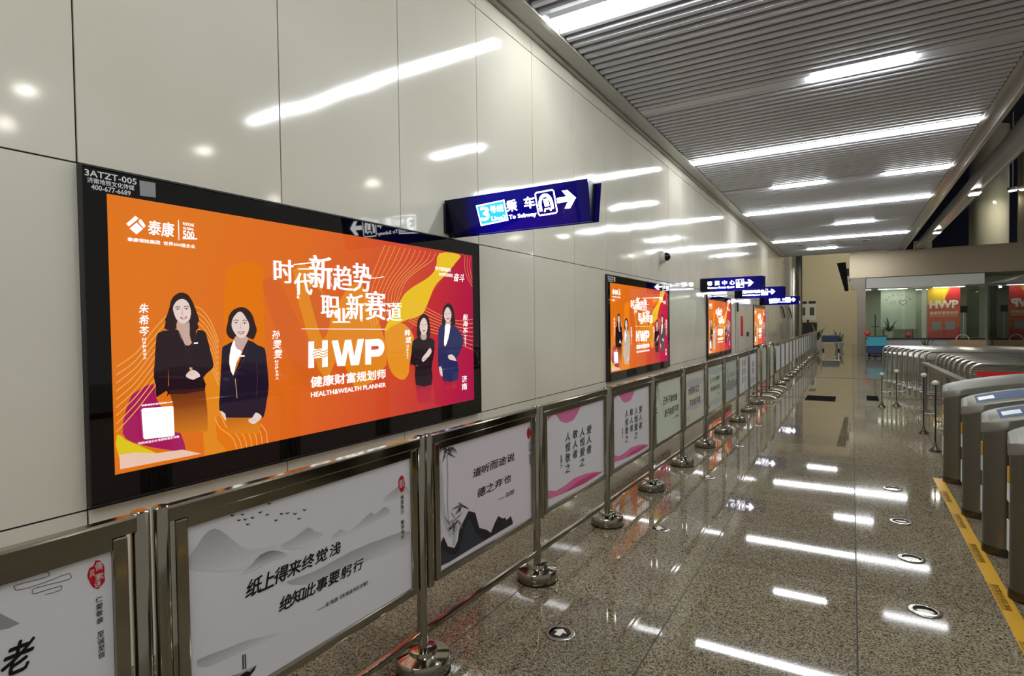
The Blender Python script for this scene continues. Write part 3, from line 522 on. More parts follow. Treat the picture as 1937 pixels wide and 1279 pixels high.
['t','headline','p_white',15,'赛',1506.9,750.9,1690.9,934.8,-1,0],
['t','headline','p_white',15,'道',1695.0,744.9,1843.5,866.0,-1,0],
['l','headline','p_white',15,6.0,[983,1052,1010,1057,1050,1064,1086,1071,1116,1076,1144,1081,1163,1084]],
['l','headline','p_white',15,6.0,[1012,1031,1255,1052]],
['l','headline','p_white',15,4.0,[1499,1018,1524,1017,1559,1017,1593,1018,1626,1022,1657,1028,1679,1033]],
['l','headline','p_white',15,5.0,[1495,852,1845,861]],
['t','headline','p_white',15,'V',1002.9,947.6,1022.1,964.8,0.0,0],
['t','headline','p_white',15,'I',1002.4,927.5,1021.5,944.8,0.0,0],
['t','headline','p_white',15,'G',1001.8,907.5,1021.0,924.7,0.0,0],
['t','headline','p_white',15,'O',1001.3,887.4,1020.5,904.7,0.0,0],
['t','headline','p_white',15,'R',1000.8,867.4,1019.9,884.6,0.0,0],
['t','headline','p_white',15,'D',1223.1,1024.3,1244.6,1041.6,0.0,0],
['t','headline','p_white',15,'R',1222.5,1004.1,1244.1,1021.4,0.0,0],
['t','headline','p_white',15,'E',1222.0,983.9,1243.5,1001.2,0.0,0],
['t','headline','p_white',15,'A',1221.5,963.7,1243.0,981.0,0.0,0],
['t','headline','p_white',15,'M',1220.9,943.5,1242.5,960.9,0.0,0],
['t','headline','p_white',15,'C',1468.7,835.2,1490.1,851.4,0.0,0],
['t','headline','p_white',15,'A',1468.2,816.3,1489.6,832.5,0.0,0],
['t','headline','p_white',15,'R',1467.7,797.4,1489.1,813.6,0.0,0],
['t','headline','p_white',15,'E',1467.2,778.6,1488.6,794.8,0.0,0],
['t','headline','p_white',15,'E',1466.7,759.7,1488.1,775.9,0.0,0],
['t','headline','p_white',15,'R',1466.2,740.8,1487.6,757.1,0.0,0],
['l','slogan','p_white',15,3.0,[1025,701,1684,690]],
['t','slogan','p_white',15,'健康财富规划师',1078.7,367.6,1679.2,431.5,0.022,0],
['t','slogan','p_white',15,'HEALTH&WEALTH PLANNER',1079.3,313.5,1677.4,342.2,0.02,0],
['t','name_caption#1','p_white',15,'朱',195.3,778.9,233.3,821.0,0.012,0.15],
['t','name_caption#1','p_white',15,'希',194.0,729.9,231.9,772.1,0.012,0.15],
['t','name_caption#1','p_white',15,'芩',192.7,680.9,230.6,723.1,0.012,0.15],
['t','name_caption#1','p_white',15,'H',204.0,660.6,217.9,674.4,0.01,0],
['t','name_caption#1','p_white',15,'W',204.2,644.5,218.1,658.3,0.01,0],
['t','name_caption#1','p_white',15,'P',204.4,628.5,218.3,642.2,0.01,0],
['t','name_caption#1','p_white',15,'合',204.6,612.4,218.5,626.2,0.01,0],
['t','name_caption#1','p_white',15,'伙',204.8,596.3,218.8,610.1,0.01,0],
['t','name_caption#1','p_white',15,'人',205.1,580.2,219.0,594.0,0.01,0],
['t','name_caption#2','p_white',15,'孙',840.2,650.7,887.9,694.8,0.012,0.15],
['t','name_caption#2','p_white',15,'雯',844.5,599.1,892.4,643.3,0.012,0.15],
['t','name_caption#2','p_white',15,'雯',848.9,547.3,896.9,591.6,0.012,0.15],
['t','name_caption#2','p_white',15,'H',853.0,523.6,872.1,538.9,0.01,0],
['t','name_caption#2','p_white',15,'W',853.3,505.7,872.4,521.0,0.01,0],
['t','name_caption#2','p_white',15,'P',853.6,487.9,872.7,503.2,0.01,0],
['t','name_caption#2','p_white',15,'合',854.0,470.1,873.1,485.4,0.01,0],
['t','name_caption#2','p_white',15,'伙',854.3,452.2,873.4,467.5,0.01,0],
['t','name_caption#2','p_white',15,'人',854.6,434.3,873.7,449.7,0.01,0],
['t','name_caption#3','p_white',15,'韩',1868.9,642.1,1924.5,685.1,0.012,0.15],
['t','name_caption#3','p_white',15,'斌',1878.6,591.8,1934.5,634.9,0.012,0.15],
['t','name_caption#3','p_white',15,'H',1886.8,567.3,1905.4,581.3,0.01,0],
['t','name_caption#3','p_white',15,'W',1886.4,551.1,1904.9,565.0,0.01,0],
['t','name_caption#3','p_white',15,'P',1886.0,534.8,1904.5,548.8,0.01,0],
['t','name_caption#3','p_white',15,'合',1885.6,518.6,1904.1,532.6,0.01,0],
['t','name_caption#3','p_white',15,'伙',1885.2,502.4,1903.7,516.3,0.01,0],
['t','name_caption#3','p_white',15,'人',1884.7,486.1,1903.3,500.1,0.01,0],
['t','name_caption#4','p_white',15,'殷',2547.4,750.4,2611.1,794.9,0.012,0.15],
['t','name_caption#4','p_white',15,'海',2546.1,698.8,2609.8,743.2,0.012,0.15],
['t','name_caption#4','p_white',15,'东',2544.8,647.1,2608.4,691.5,0.012,0.15],
['t','name_caption#4','p_white',15,'H',2564.4,622.8,2586.4,635.3,0.01,0],
['t','name_caption#4','p_white',15,'W',2564.0,608.2,2586.0,620.7,0.01,0],
['t','name_caption#4','p_white',15,'P',2563.6,593.6,2585.7,606.1,0.01,0],
['t','name_caption#4','p_white',15,'合',2563.3,579.0,2585.3,591.5,0.01,0],
['t','name_caption#4','p_white',15,'伙',2562.9,564.4,2584.9,576.9,0.01,0],
['t','name_caption#4','p_white',15,'人',2562.5,549.8,2584.6,562.4,0.01,0],
['t','signature#1','p_white',15,'济',2520.6,261.3,2588.7,313.1,0.012,0],
['t','signature#1','p_white',15,'南',2519.0,201.2,2587.2,252.9,0.012,0],
['t','signature#2','p_white',15,'时代新趋势',2213.1,1114.6,2399.3,1144.5,0.012,0],
['t','signature#2','p_white',15,'HWP职业新赛道',2254.7,1076.1,2421.0,1103.4,0.012,0],
['t','signature#2','p_white',15,'奋斗',2432.9,1047.2,2574.2,1110.7,0.015,0.25],
['t','small_print','p_white',15,'泰康健康财富规划师HWP',192.4,378.8,323.6,387.0,0.01,0],
['t','small_print','p_white',15,'扫码关注公众号获取更多详情',175.7,216.8,347.0,227.8,0.01,0],
['t','company_name','p_white',15,'泰康',239.7,1120.0,349.8,1185.8,0.022,0.06],
['t','company_name','p_white',15,'泰康保险集团  世界500强企业',156.9,1082.1,443.1,1099.1,0.02,0],
['l','company_name','p_white',15,3.0,[370,1203,370,1112]],
['t','company_name','p_white',15,'FORTUNE',389.7,1182.1,440.1,1195.8,0.03,0],
['t','company_name','p_white',15,'GLOBAL',389.2,1164.3,439.7,1175.3,0.03,0],
['t','company_name','p_white',15,'500',388.4,1124.4,440.3,1160.0,0.03,0],
['l','company_name','p_white',15,6.0,[387,1122,454,1128]],
['p','letter_mark','p_white',15,[1067,480,1105,480,1106,534,1165,534,1163,479,1202,479,1206,633,1167,632,1166,586,1108,585,1109,630,1071,629]],
['l','letter_mark','p_orange2',16,6.0,[1097,539,1104,542,1114,545,1125,548,1136,549,1145,547,1154,543,1163,539,1172,537,1181,538,1190,542,1198,545,1204,548]],
['l','letter_mark','p_orange2',16,6.0,[1098,554,1105,556,1115,560,1126,563,1136,565,1145,563,1154,558,1164,554,1172,552,1181,554,1190,557,1198,561,1204,563]],
['l','letter_mark','p_orange2',16,6.0,[1098,569,1105,572,1115,575,1126,578,1136,580,1146,578,1155,574,1164,570,1172,568,1182,569,1191,572,1199,576,1204,579]],
['p','letter_mark','p_white',15,[1237,629,1283,630,1310,527,1338,630,1386,631,1409,525,1441,632,1492,633,1445,472,1382,474,1360,568,1334,475,1276,477]],
['p','letter_mark','p_white',15,[1500,470,1549,469,1550,517,1610,516,1615,516,1634,520,1651,531,1663,546,1670,565,1670,584,1663,602,1650,617,1633,626,1614,629,1504,628,1503,580]],
['p','letter_mark','p_orange3',16,[1552,584,1606,584,1607,584,1613,582,1618,579,1620,575,1620,570,1617,566,1612,563,1606,561,1552,561]],
['p','logo','p_white',15,[154,1154,190,1193,202,1184,164,1145]],
['p','logo','p_white',15,[206,1181,214,1180,230,1157,222,1145,202,1169]],
['p','logo','p_white',15,[167,1137,194,1165,219,1142,192,1115]],
['p','code_tile','p_white',15,[198,370,320,364,325,359,327,233,322,229,203,236,197,242,192,364]],
['t','frame_lettering','p_print',0,'3ATZT-005',10.1,1326.6,201.9,1352.5,0.02,0],
['t','frame_lettering','p_print',0,'济南地铁文化传媒',18.1,1300.3,191.8,1322.4,0.015,0],
['t','frame_lettering','p_print',0,'400-677-6689',31.3,1275.4,177.2,1296.2,0.02,0],
['p','frame_code_tile','p_printgrey',0,[213,1349,278,1351,278,1287,214,1284]],
],
'sign1': [
['p','line_badge','s_white',1,[286,197,531,210,548,66,309,50]],
['p','line_badge','s_cyan',2,[296,189,523,202,539,74,316,60]],
['t','line_badge','s_white',3,'3',317.3,82.6,394.4,182.0,0.04,0],
['t','line_badge','s_white',3,'号线',403.3,131.3,516.3,180.4,0.03,0],
['t','line_badge','s_white',3,'Line3',406.5,77.2,529.3,106.6,0.03,0],
['t','lettering','s_white',1,'乘',543.6,122.0,630.0,201.9,0.025,0],
['t','lettering','s_white',1,'车',685.9,127.5,775.5,207.3,0.025,0],
['t','lettering','s_white',1,'To Subway',553.7,64.7,778.2,101.6,0.03,0],
['l','pictogram','s_white',1,9.0,[782,216,792,224,914,228,924,218,936,85,927,76,803,72,793,83,782,216,792,224]],
['l','pictogram','s_white',1,22.0,[817,98,816,105,814,115,813,127,812,139,812,149,813,158,816,166,818,175,822,182,826,187,830,192,835,195,841,197,847,198,852,199,858,199,863,198,868,197,874,194,878,191,883,186,888,181,892,174,895,167,898,158,901,148,902,136,904,123,904,112,905,105]],
['p','pictogram','s_white',1,[838,176,875,177,883,127,848,125]],
['p','pictogram','s_white',1,[845,115,883,116,898,96,887,94,877,107,851,106,849,92,837,92]],
['p','arrow','s_white',1,[942,170,1016,173,984,213,1026,211,1082,157,1034,95,993,96,1023,140,944,136]],
],
'u0': [
['p','banner','f_grey2',1,[717,867,731,851,744,836,762,816,744,814,716,820]],
['l','banner','f_line',2,1.3,[747,911,749,911,752,911,755,910,759,910,763,910,767,910,771,910,775,910,779,910,784,910,789,910,794,910,799,910,803,910,807,910,810,910,812,909,814,908,815,908,816,906,816,905,816,904,816,903,816,903,817,902,817,901,817,900,818,900,817,899,816,899,814,898,811,898,807,898,800,899,793,899,785,900,778,900,771,901,765,901,760,901,758,901,756,901,755,900,754,900,754,899,755,898,755,897,755,896,755,896,756,895,756,894,756,893,757,892,758,891,759,890,761,890,764,889,767,888,771,888,775,888,779,887,784,887,789,887,794,887,800,887,807,887,815,888,823,888,831,889,838,890,844,890,849,890,853,890,855,889,856,888,857,887,857,886,857,886,857,885,857,884,857,883,858,882,858,881,859,879,858,878,857,878,855,877,852,876,846,877,839,877,830,878,821,879,812,880,804,880,797,881,792,881,788,881,786,880,785,880,785,879,785,878,786,877,786,876,786,875,786,875,786,874,785,873,785,872,786,871,786,871,788,870,790,870,794,869,798,869,804,869,810,869,816,869,821,868,826,868,830,868,833,868,834,868,836,868,836,868,837,868,837,868,838,868,838,868,838,867,839,866,839,865,839,864,839,863,839,862,839,861,838,860,838,860,838,859,837,859,837,858,836,858,835,858,834,858,832,858,830,858,827,858,823,858,820,858,816,859,812,859,810,859,808,859]],
['p','seal','f_red',2,[912,899,916,897,921,893,924,885,926,877,926,870,925,862,926,852,926,843,921,837,916,833,913,831,910,830,905,834,900,840,896,848,894,856,891,863,890,870,892,879,894,886,899,888,903,889,905,894,906,898,908,900]],
['t','seal','f_white',3,'儒',906.0,875.0,922.3,894.5,0.01,0],
['t','seal','f_white',3,'风',894.6,862.8,905.5,880.2,0.01,0],
['t','seal','f_white',3,'素',905.3,851.0,923.7,867.2,0.01,0],
['t','seal','f_white',3,'语',903.7,834.0,917.3,849.7,0.01,0],
['t','side_motto','f_black',2,'仁',905.1,797.2,919.7,811.5,0.012,0.1],
['t','side_motto','f_black',2,'爱',905.4,780.2,919.9,794.5,0.012,0.1],
['t','side_motto','f_black',2,'敬',905.6,763.3,920.2,777.6,0.012,0.1],
['t','side_motto','f_black',2,'亲',905.9,746.3,920.5,760.6,0.012,0.1],
['t','side_motto','f_black',2,'至',906.4,712.3,921.0,726.6,0.012,0.1],
['t','side_motto','f_black',2,'诚',906.7,695.3,921.3,709.6,0.012,0.1],
['t','side_motto','f_black',2,'至',907.0,678.2,921.6,692.6,0.012,0.1],
['t','side_motto','f_black',2,'信',907.2,661.2,921.9,675.5,0.012,0.1],
['t','brush_character','f_black',2,'老',730.5,709.9,783.9,779.7,0.03,0.25],
],
'u1': [
['p','banner','f_haze0',1,[279,752,262,746,232,740,197,748,187,752]],
['p','banner','f_haze1',1,[366,764,368,763,337,760,292,756,279,752,187,752,160,762,156,764]],
['p','banner','f_haze2',1,[309,776,344,770,366,764,156,764,126,776]],
['p','banner','f_haze3',1,[264,788,279,782,305,777,309,776,126,776,120,778,102,788]],
['p','banner','f_haze4',1,[247,800,257,791,264,788,102,788,90,794,86,800]],
['p','banner','f_haze5',1,[83,812,234,812,236,810,247,800,86,800,82,807]],
['p','banner','f_haze6',1,[83,812,85,821,88,824,224,824,234,812]],
['p','banner','f_haze7',1,[88,824,96,836,213,836,217,831,224,824]],
['p','banner','f_haze8',1,[96,836,96,836,107,848,203,848,203,847,213,836]],
['p','banner','f_haze9',1,[107,848,111,852,118,860,192,860,203,848]],
['p','banner','f_haze10',1,[118,860,124,867,130,872,180,872,190,861,192,860]],
['p','banner','f_haze11',1,[130,872,137,878,150,884,164,883,177,874,180,872]],
['p','banner','f_mist0',2,[237,722,239,722,306,722,285,720,255,719]],
['p','banner','f_mist1',2,[239,722,245,726,397,726,400,723,377,723,351,726,333,726,312,723,306,722]],
['p','banner','f_mist2',2,[245,726,250,729,252,729,393,729,397,726,351,726,341,727,333,726]],
['p','banner','f_mist3',2,[252,729,260,732,389,732,393,729]],
['p','banner','f_mist4',2,[260,732,268,736,386,736,389,732]],
['p','banner','f_mist5',2,[268,736,273,738,275,739,381,739,383,738,386,736]],
['p','banner','f_mist6',2,[275,739,279,742,375,742,381,739]],
['p','banner','f_mist7',2,[279,742,284,746,368,746,375,742]],
['p','banner','f_mist8',2,[284,746,288,749,289,749,362,749,368,746]],
['p','banner','f_mist9',2,[289,749,295,752,356,752,362,749]],
['p','banner','f_mist10',2,[295,752,301,756,345,756,352,754,356,752]],
['p','banner','f_mist11',2,[301,756,304,757,327,759,345,756]],
['p','banner','f_haze0',1,[520,730,519,730,478,725,440,729,436,730]],
['p','banner','f_haze1',1,[534,735,520,730,436,730,417,735]],
['p','banner','f_haze2',1,[545,740,546,739,534,735,417,735,408,738,403,740]],
['p','banner','f_haze3',1,[540,745,545,740,403,740,393,745]],
['p','banner','f_haze4',1,[383,750,535,750,540,745,393,745,384,750]],
['p','banner','f_haze5',1,[383,750,379,755,526,755,534,751,535,750]],
['p','banner','f_haze6',1,[379,755,375,760,516,760,526,755]],
['p','banner','f_haze7',1,[375,760,375,761,393,765,398,765,507,765,509,764,516,760]],
['p','banner','f_haze8',1,[398,765,422,768,429,770,502,770,507,765]],
['p','banner','f_haze9',1,[429,770,443,775,498,775,502,770]],
['p','banner','f_haze10',1,[443,775,452,778,460,780,490,780,496,777,498,775]],
['p','banner','f_haze11',1,[460,780,480,786,490,780]],
['p','banner','f_haze0',1,[731,705,686,700,624,705]],
['p','banner','f_haze1',1,[600,709,758,709,732,705,731,705,624,705,622,705]],
['p','banner','f_haze2',1,[600,709,577,713,577,714,655,714,656,713,656,714,808,714,777,712,758,709]],
['p','banner','f_haze3',1,[577,714,581,718,648,718,655,714,656,714,672,718,858,718,830,714,808,714]],
['p','banner','f_haze4',1,[581,718,585,722,640,722,648,718,672,718,688,722,688,722,869,722,870,719,858,718]],
['p','banner','f_haze5',1,[585,722,588,727,633,727,636,725,640,722,688,722,699,727,868,727,869,722]],
['p','banner','f_haze6',1,[588,727,589,727,601,731,627,731,633,727,699,727,710,731,866,731,868,727]],
['p','banner','f_haze7',1,[601,731,615,735,620,735,627,731,710,731,721,735,865,735,866,731]],
['p','banner','f_haze8',1,[615,735,618,736,620,735,721,735,722,736,731,740,783,740,787,737,795,740,861,740,865,738,865,735]],
['p','banner','f_haze9',1,[731,740,742,744,778,744,783,740,795,740,808,744,854,744,861,740]],
['p','banner','f_haze10',1,[742,744,748,747,754,748,773,748,777,745,778,744,808,744,813,746,823,748,848,748,854,744]],
['p','banner','f_haze11',1,[754,748,768,753,773,748,823,748,841,753,848,748]],
['p','banner','f_haze0',1,[984,759,980,754,915,759]],
['p','banner','f_haze1',1,[878,764,988,764,984,759,915,759,896,760]],
['p','banner','f_haze2',1,[878,764,853,769,988,769,990,766,988,764]],
['p','banner','f_haze3',1,[853,769,828,774,985,774,988,769]],
['p','banner','f_haze4',1,[828,774,826,774,833,779,981,779,985,774]],
['p','banner','f_haze5',1,[833,779,841,784,978,784,981,779]],
['p','banner','f_haze6',1,[841,784,849,789,974,789,977,785,978,784]],
['p','banner','f_haze7',1,[849,789,855,793,858,794,970,794,974,789]],
['p','banner','f_haze8',1,[858,794,874,799,967,799,970,794]],
['p','banner','f_haze9',1,[874,799,889,804,960,804,966,799,967,799]],
['p','banner','f_haze10',1,[889,804,905,809,952,809,960,804]],
['p','banner','f_haze11',1,[905,809,908,810,933,814,951,810,952,809]],
['p','banner','f_haze0',1,[984,560,979,553,900,558,883,560]],
['p','banner','f_haze1',1,[990,567,984,560,883,560,833,567]],
['p','banner','f_haze2',1,[995,575,990,567,833,567,802,572,776,575]],
['p','banner','f_haze3',1,[998,582,999,580,995,575,776,575,712,582]],
['p','banner','f_haze4',1,[993,589,998,582,712,582,710,582,639,589]],
['p','banner','f_haze5',1,[988,597,993,589,639,589,623,591,542,593,501,597]],
['p','banner','f_haze6',1,[984,604,988,597,501,597,475,599,460,604]],
['p','banner','f_haze7',1,[979,611,984,604,460,604,440,611]],
['p','banner','f_haze8',1,[955,619,978,613,979,611,440,611,420,619]],
['p','banner','f_haze9',1,[408,626,924,626,927,626,955,619,420,619,417,620]],
['p','banner','f_haze10',1,[408,626,398,633,463,633,505,630,558,633,834,633,852,632,924,626]],
['p','banner','f_haze11',1,[398,633,392,638,433,636,463,633,558,633,581,635,666,640,761,638,834,633]],
['p','banner','f_haze0',1,[384,482,387,482,372,478,335,478,306,482]],
['p','banner','f_haze1',1,[368,487,384,482,306,482,289,485,274,487]],
['p','banner','f_haze2',1,[350,492,355,491,368,487,274,487,244,492]],
['p','banner','f_haze3',1,[329,497,350,492,244,492,237,493,177,497,174,497]],
['p','banner','f_haze4',1,[309,502,310,502,329,497,174,497,134,502]],
['p','banner','f_haze5',1,[293,507,309,502,134,502,127,503,122,507]],
['p','banner','f_haze6',1,[276,512,283,510,293,507,122,507,116,512]],
['p','banner','f_haze7',1,[257,517,276,512,116,512,109,517]],
['p','banner','f_haze8',1,[104,522,225,522,255,517,257,517,109,517,104,521]],
['p','banner','f_haze9',1,[104,522,103,526,186,526,220,522,225,522]],
['p','banner','f_haze10',1,[103,526,103,531,154,531,181,527,186,526]],
['p','banner','f_haze11',1,[103,531,103,536,135,534,154,531]],
['p','banner','f_mist0',2,[253,409,263,409,258,406]],
['p','banner','f_mist1',2,[253,409,248,412,267,412,263,409]],
['p','banner','f_mist2',2,[248,412,243,414,272,414,267,412]],
['p','banner','f_mist3',2,[243,414,238,417,276,417,272,414]],
['p','banner','f_mist4',2,[238,417,232,420,278,420,277,418,276,417]],
['p','banner','f_mist5',2,[232,420,227,423,280,423,278,420]],
['p','banner','f_mist6',2,[227,423,222,426,282,426,280,423]],
['p','banner','f_mist7',2,[222,426,217,429,275,429,283,428,282,426]],
['p','banner','f_mist8',2,[217,429,211,431,235,431,236,431,253,430,275,429]],
['p','banner','f_mist9',2,[211,431,206,434,222,434,235,431]],
['p','banner','f_mist10',2,[206,434,201,437,209,437,222,434]],
['p','banner','f_mist11',2,[201,437,196,440,209,437]],
['l','banner','f_black',3,3.5,[238,438,238,482]],
['l','banner','f_black',3,3.5,[246,434,245,481]],
['p','banner','f_black',3,[224,425,247,427,259,420,280,428,274,416,258,406]],
['l','banner','f_black',3,3.2,[211,908,215,904,216,903,218,904,222,906]],
['l','banner','f_black',3,3.2,[231,887,235,884,236,883,238,884,241,885]],
['l','banner','f_black',3,3.2,[243,901,247,897,248,896,250,897,253,899]],
['l','banner','f_black',3,3.2,[251,884,255,880,256,879,258,880,261,882]],
['l','banner','f_black',3,3.2,[259,867,263,863,264,862,266,863,270,864]],
['l','banner','f_black',3,3.2,[274,882,279,878,280,877,282,878,285,880]],
['l','banner','f_black',3,3.2,[301,890,305,886,306,886,308,887,312,888]],
['l','banner','f_black',3,3.2,[325,876,329,872,330,871,332,872,336,874]],
['l','banner','f_black',3,3.2,[332,908,337,904,338,904,340,905,344,906]],
['l','banner','f_black',3,3.2,[355,850,359,845,360,844,362,846,366,847]],
['l','banner','f_black',3,3.2,[375,864,379,860,381,859,383,860,387,862]],
['l','banner','f_black',3,3.2,[397,860,401,856,403,855,405,856,409,858]],
['l','banner','f_black',3,3.2,[425,850,430,845,431,844,433,845,438,847]],
['l','banner','f_black',3,3.2,[440,829,445,825,446,824,448,825,453,826]],
['l','banner','f_black',3,3.2,[462,851,467,847,468,846,470,847,475,849]],
['l','banner','f_black',3,3.2,[229,916,233,913,234,912,235,913,239,915]],
['t','verse#纸','f_black',2,'纸',254.3,642.2,307.1,695.3,0.028,0.22],
['t','verse#纸','f_black',2,'上',300.6,643.7,353.1,695.3,0.028,0.22],
['t','verse#纸','f_black',2,'得',349.2,645.2,401.4,695.4,0.028,0.22],
['t','verse#纸','f_black',2,'来',400.1,646.9,451.9,695.4,0.028,0.22],
['t','verse#纸','f_black',2,'终',453.6,648.6,504.8,695.4,0.028,0.22],
['t','verse#纸','f_black',2,'觉',509.9,650.3,560.5,695.5,0.028,0.22],
['t','verse#纸','f_black',2,'浅',569.1,652.2,618.9,695.5,0.028,0.22],
['t','verse#绝','f_black',2,'绝',366.1,551.4,414.2,597.3,0.028,0.22],
['t','verse#绝','f_black',2,'知',411.7,552.2,460.1,597.4,0.028,0.22],
['t','verse#绝','f_black',2,'此',459.4,553.0,508.1,597.4,0.028,0.22],
['t','verse#绝','f_black',2,'事',509.3,553.8,558.2,597.4,0.028,0.22],
['t','verse#绝','f_black',2,'要',561.6,554.7,610.6,597.5,0.028,0.22],
['t','verse#绝','f_black',2,'躬',616.3,555.7,665.5,597.5,0.028,0.22],
['t','verse#绝','f_black',2,'行',673.8,556.6,723.0,597.5,0.028,0.22],
['t','attribution','f_black',2,'——宋 陆游《冬夜读书示子聿》',510.8,488.2,744.8,503.6,0.02,0],
['p','seal','f_red',2,[939,852,948,844,954,831,957,816,956,801,948,788,937,782,926,793,919,811,918,826,922,839,929,848]],
['t','seal','f_white',3,'儒风',923.2,802.1,952.9,834.9,0.01,0],
['t','side_motto','f_black',2,'慎',929.4,753.9,948.5,771.0,0.015,0],
['t','side_motto','f_black',2,'思',929.3,733.9,948.4,751.0,0.015,0],
['t','side_motto','f_black',2,'笃',929.3,714.0,948.4,731.0,0.015,0],
['t','side_motto','f_black',2,'行',929.2,694.0,948.4,711.0,0.015,0],
['t','side_motto','f_black',2,'勤',929.2,654.0,948.3,671.0,0.015,0],
['t','side_motto','f_black',2,'学',929.1,634.0,948.2,651.0,0.015,0],
['t','side_motto','f_black',2,'惜',929.1,613.9,948.2,631.0,0.015,0],
['t','side_motto','f_black',2,'时',929.0,593.9,948.2,611.0,0.015,0],
],
'u2': [
['p','banner','f_ink',2,[70,394,73,492,113,518,141,465,188,441,214,466,227,513,299,578,352,555,384,471,446,443,482,416,520,456,551,480,589,456,613,453,628,436,669,445,688,409,686,397]],
['p','banner','f_ink2',3,[87,398,80,435,95,467,116,454,146,430,182,412,218,412,247,465,272,522,292,538,311,532,329,504,350,466,381,432,417,405,449,397,489,397,573,399,628,402,558,402,445,400,334,396,230,393,145,391]],
['l','banner','f_grey3',1,28.0,[90,855,94,833,98,801,102,767,104,733,105,698,108,666,112,639,118,614,127,589,141,557,159,525,172,502]],
['l','banner','f_grey1',2,4.0,[146,872,147,841,148,797,149,756,147,721,144,688,143,656,145,620,149,584,152,559]],
['l','banner','f_grey3',1,20.0,[183,454,185,464,188,478,190,496,189,521,187,550,186,571]],
['p','banner','f_grey1',3,[159,911,146,929,118,954,139,928]],
['p','banner','f_grey1',3,[172,906,180,890,204,869,190,892]],
['p','banner','f_ink',3,[156,911,122,908,75,897,125,903]],
['p','banner','f_ink',3,[160,908,180,894,216,878,185,899]],
['p','banner','f_grey1',3,[185,894,159,883,130,860,167,878]],
['p','banner','f_ink',3,[160,909,152,898,157,877,166,895]],
['p','banner','f_ink',3,[172,905,164,888,169,858,178,885]],
['p','banner','f_grey1',3,[171,904,165,888,168,862,174,886]],
['p','banner','f_grey1',3,[184,907,193,888,223,862,205,890]],
['p','banner','f_grey1',3,[118,914,150,894,205,867,154,897]],
['p','banner','f_grey1',3,[100,918,94,906,98,884,104,904]],
['p','banner','f_grey1',3,[118,921,135,925,154,937,130,929]],
['p','banner','f_grey1',3,[123,914,102,915,78,906,108,907]],
['p','banner','f_ink',3,[93,924,66,913,40,889,76,906]],
['p','banner','f_ink',3,[131,921,126,906,128,882,134,905]],
['p','banner','f_grey1',3,[220,555,201,550,181,535,208,544]],
['p','banner','f_grey1',3,[188,572,210,555,247,534,213,558]],
['p','banner','f_grey1',3,[189,565,223,571,264,588,215,578]],
['p','banner','f_grey1',3,[191,563,176,559,160,547,182,554]],
['p','banner','f_grey1',3,[212,568,224,546,254,514,234,547]],
['p','banner','f_ink',3,[184,566,177,547,180,513,187,543]],
['p','banner','f_grey1',3,[203,569,189,590,160,619,182,589]],
['p','banner','f_grey1',3,[210,564,182,565,146,561,186,560]],
['p','banner','f_grey1',3,[193,573,166,574,133,569,171,568]],
['p','banner','f_ink',3,[221,563,192,553,160,532,200,547]],
['p','banner','f_grey1',3,[211,559,223,538,251,507,230,538]],
['p','banner','f_ink',3,[247,621,268,604,308,583,274,608]],
['p','banner','f_grey1',3,[237,625,204,627,164,620,210,619]],
['p','banner','f_ink',3,[249,619,222,610,191,589,229,604]],
['p','banner','f_ink',3,[217,637,246,615,298,587,251,619]],
['p','banner','f_ink',3,[247,624,230,612,219,586,242,606]],
['p','banner','f_grey1',3,[218,642,232,629,262,616,239,634]],
['p','banner','f_grey1',3,[244,623,213,626,176,618,220,617]],
['p','banner','f_grey1',3,[238,632,220,615,204,585,230,610]],
['p','banner','f_grey1',3,[239,635,234,616,236,586,242,614]],
['p','banner','f_grey1',3,[185,549,194,531,219,505,202,531]],
['p','banner','f_grey1',3,[193,547,160,549,116,543,164,542]],
['p','banner','f_ink',3,[172,546,155,544,142,530,166,536]],
['p','banner','f_grey1',3,[167,547,151,573,114,609,141,572]],
['p','banner','f_grey1',3,[190,552,183,530,185,493,193,527]],
['p','banner','f_grey1',3,[176,554,194,539,226,521,198,542]],
['p','banner','f_grey1',3,[166,554,181,530,212,495,188,531]],
['p','banner','f_grey1',3,[136,888,122,875,112,850,131,871]],
['p','banner','f_ink',3,[126,894,157,873,213,847,163,878]],
['p','banner','f_ink',3,[139,890,122,874,110,845,132,870]],
['p','banner','f_grey1',3,[135,889,122,877,112,855,130,874]],
['p','banner','f_ink',3,[155,886,146,900,126,918,140,898]],
['p','banner','f_ink',3,[121,885,141,889,161,902,132,896]],
['t','verse#道','f_black',2,'道',339.4,724.4,407.2,766.9,0.02,0.2],
['t','verse#道','f_black',2,'听',409.4,725.8,478.9,768.4,0.02,0.2],
['t','verse#道','f_black',2,'而',482.7,727.3,554.0,770.0,0.02,0.2],
['t','verse#道','f_black',2,'途',559.4,728.9,632.5,771.6,0.02,0.2],
['t','verse#道','f_black',2,'说',639.7,730.6,714.8,773.4,0.02,0.2],
['t','verse#德','f_black',2,'德',370.5,618.9,442.6,663.6,0.02,0.2],
['t','verse#德','f_black',2,'之',445.6,621.4,517.3,664.8,0.02,0.2],
['t','verse#德','f_black',2,'弃',524.3,624.1,595.4,666.1,0.02,0.2],
['t','verse#德','f_black',2,'也',606.9,626.9,677.3,667.5,0.02,0.2],
['t','attribution','f_black',2,'——《论语》',550.3,554.2,706.9,579.2,0.02,0],
['p','seal','f_red',2,[867,883,879,871,888,854,885,840,878,829,871,819,863,816,853,825,846,839,845,852,848,865,856,877]],
['t','side_motto','f_black',2,'仁',863.1,789.4,881.3,801.8,0.015,0],
['t','side_motto','f_black',2,'义',863.3,774.8,881.5,787.2,0.015,0],
['t','side_motto','f_black',2,'礼',863.6,760.3,881.8,772.7,0.015,0],
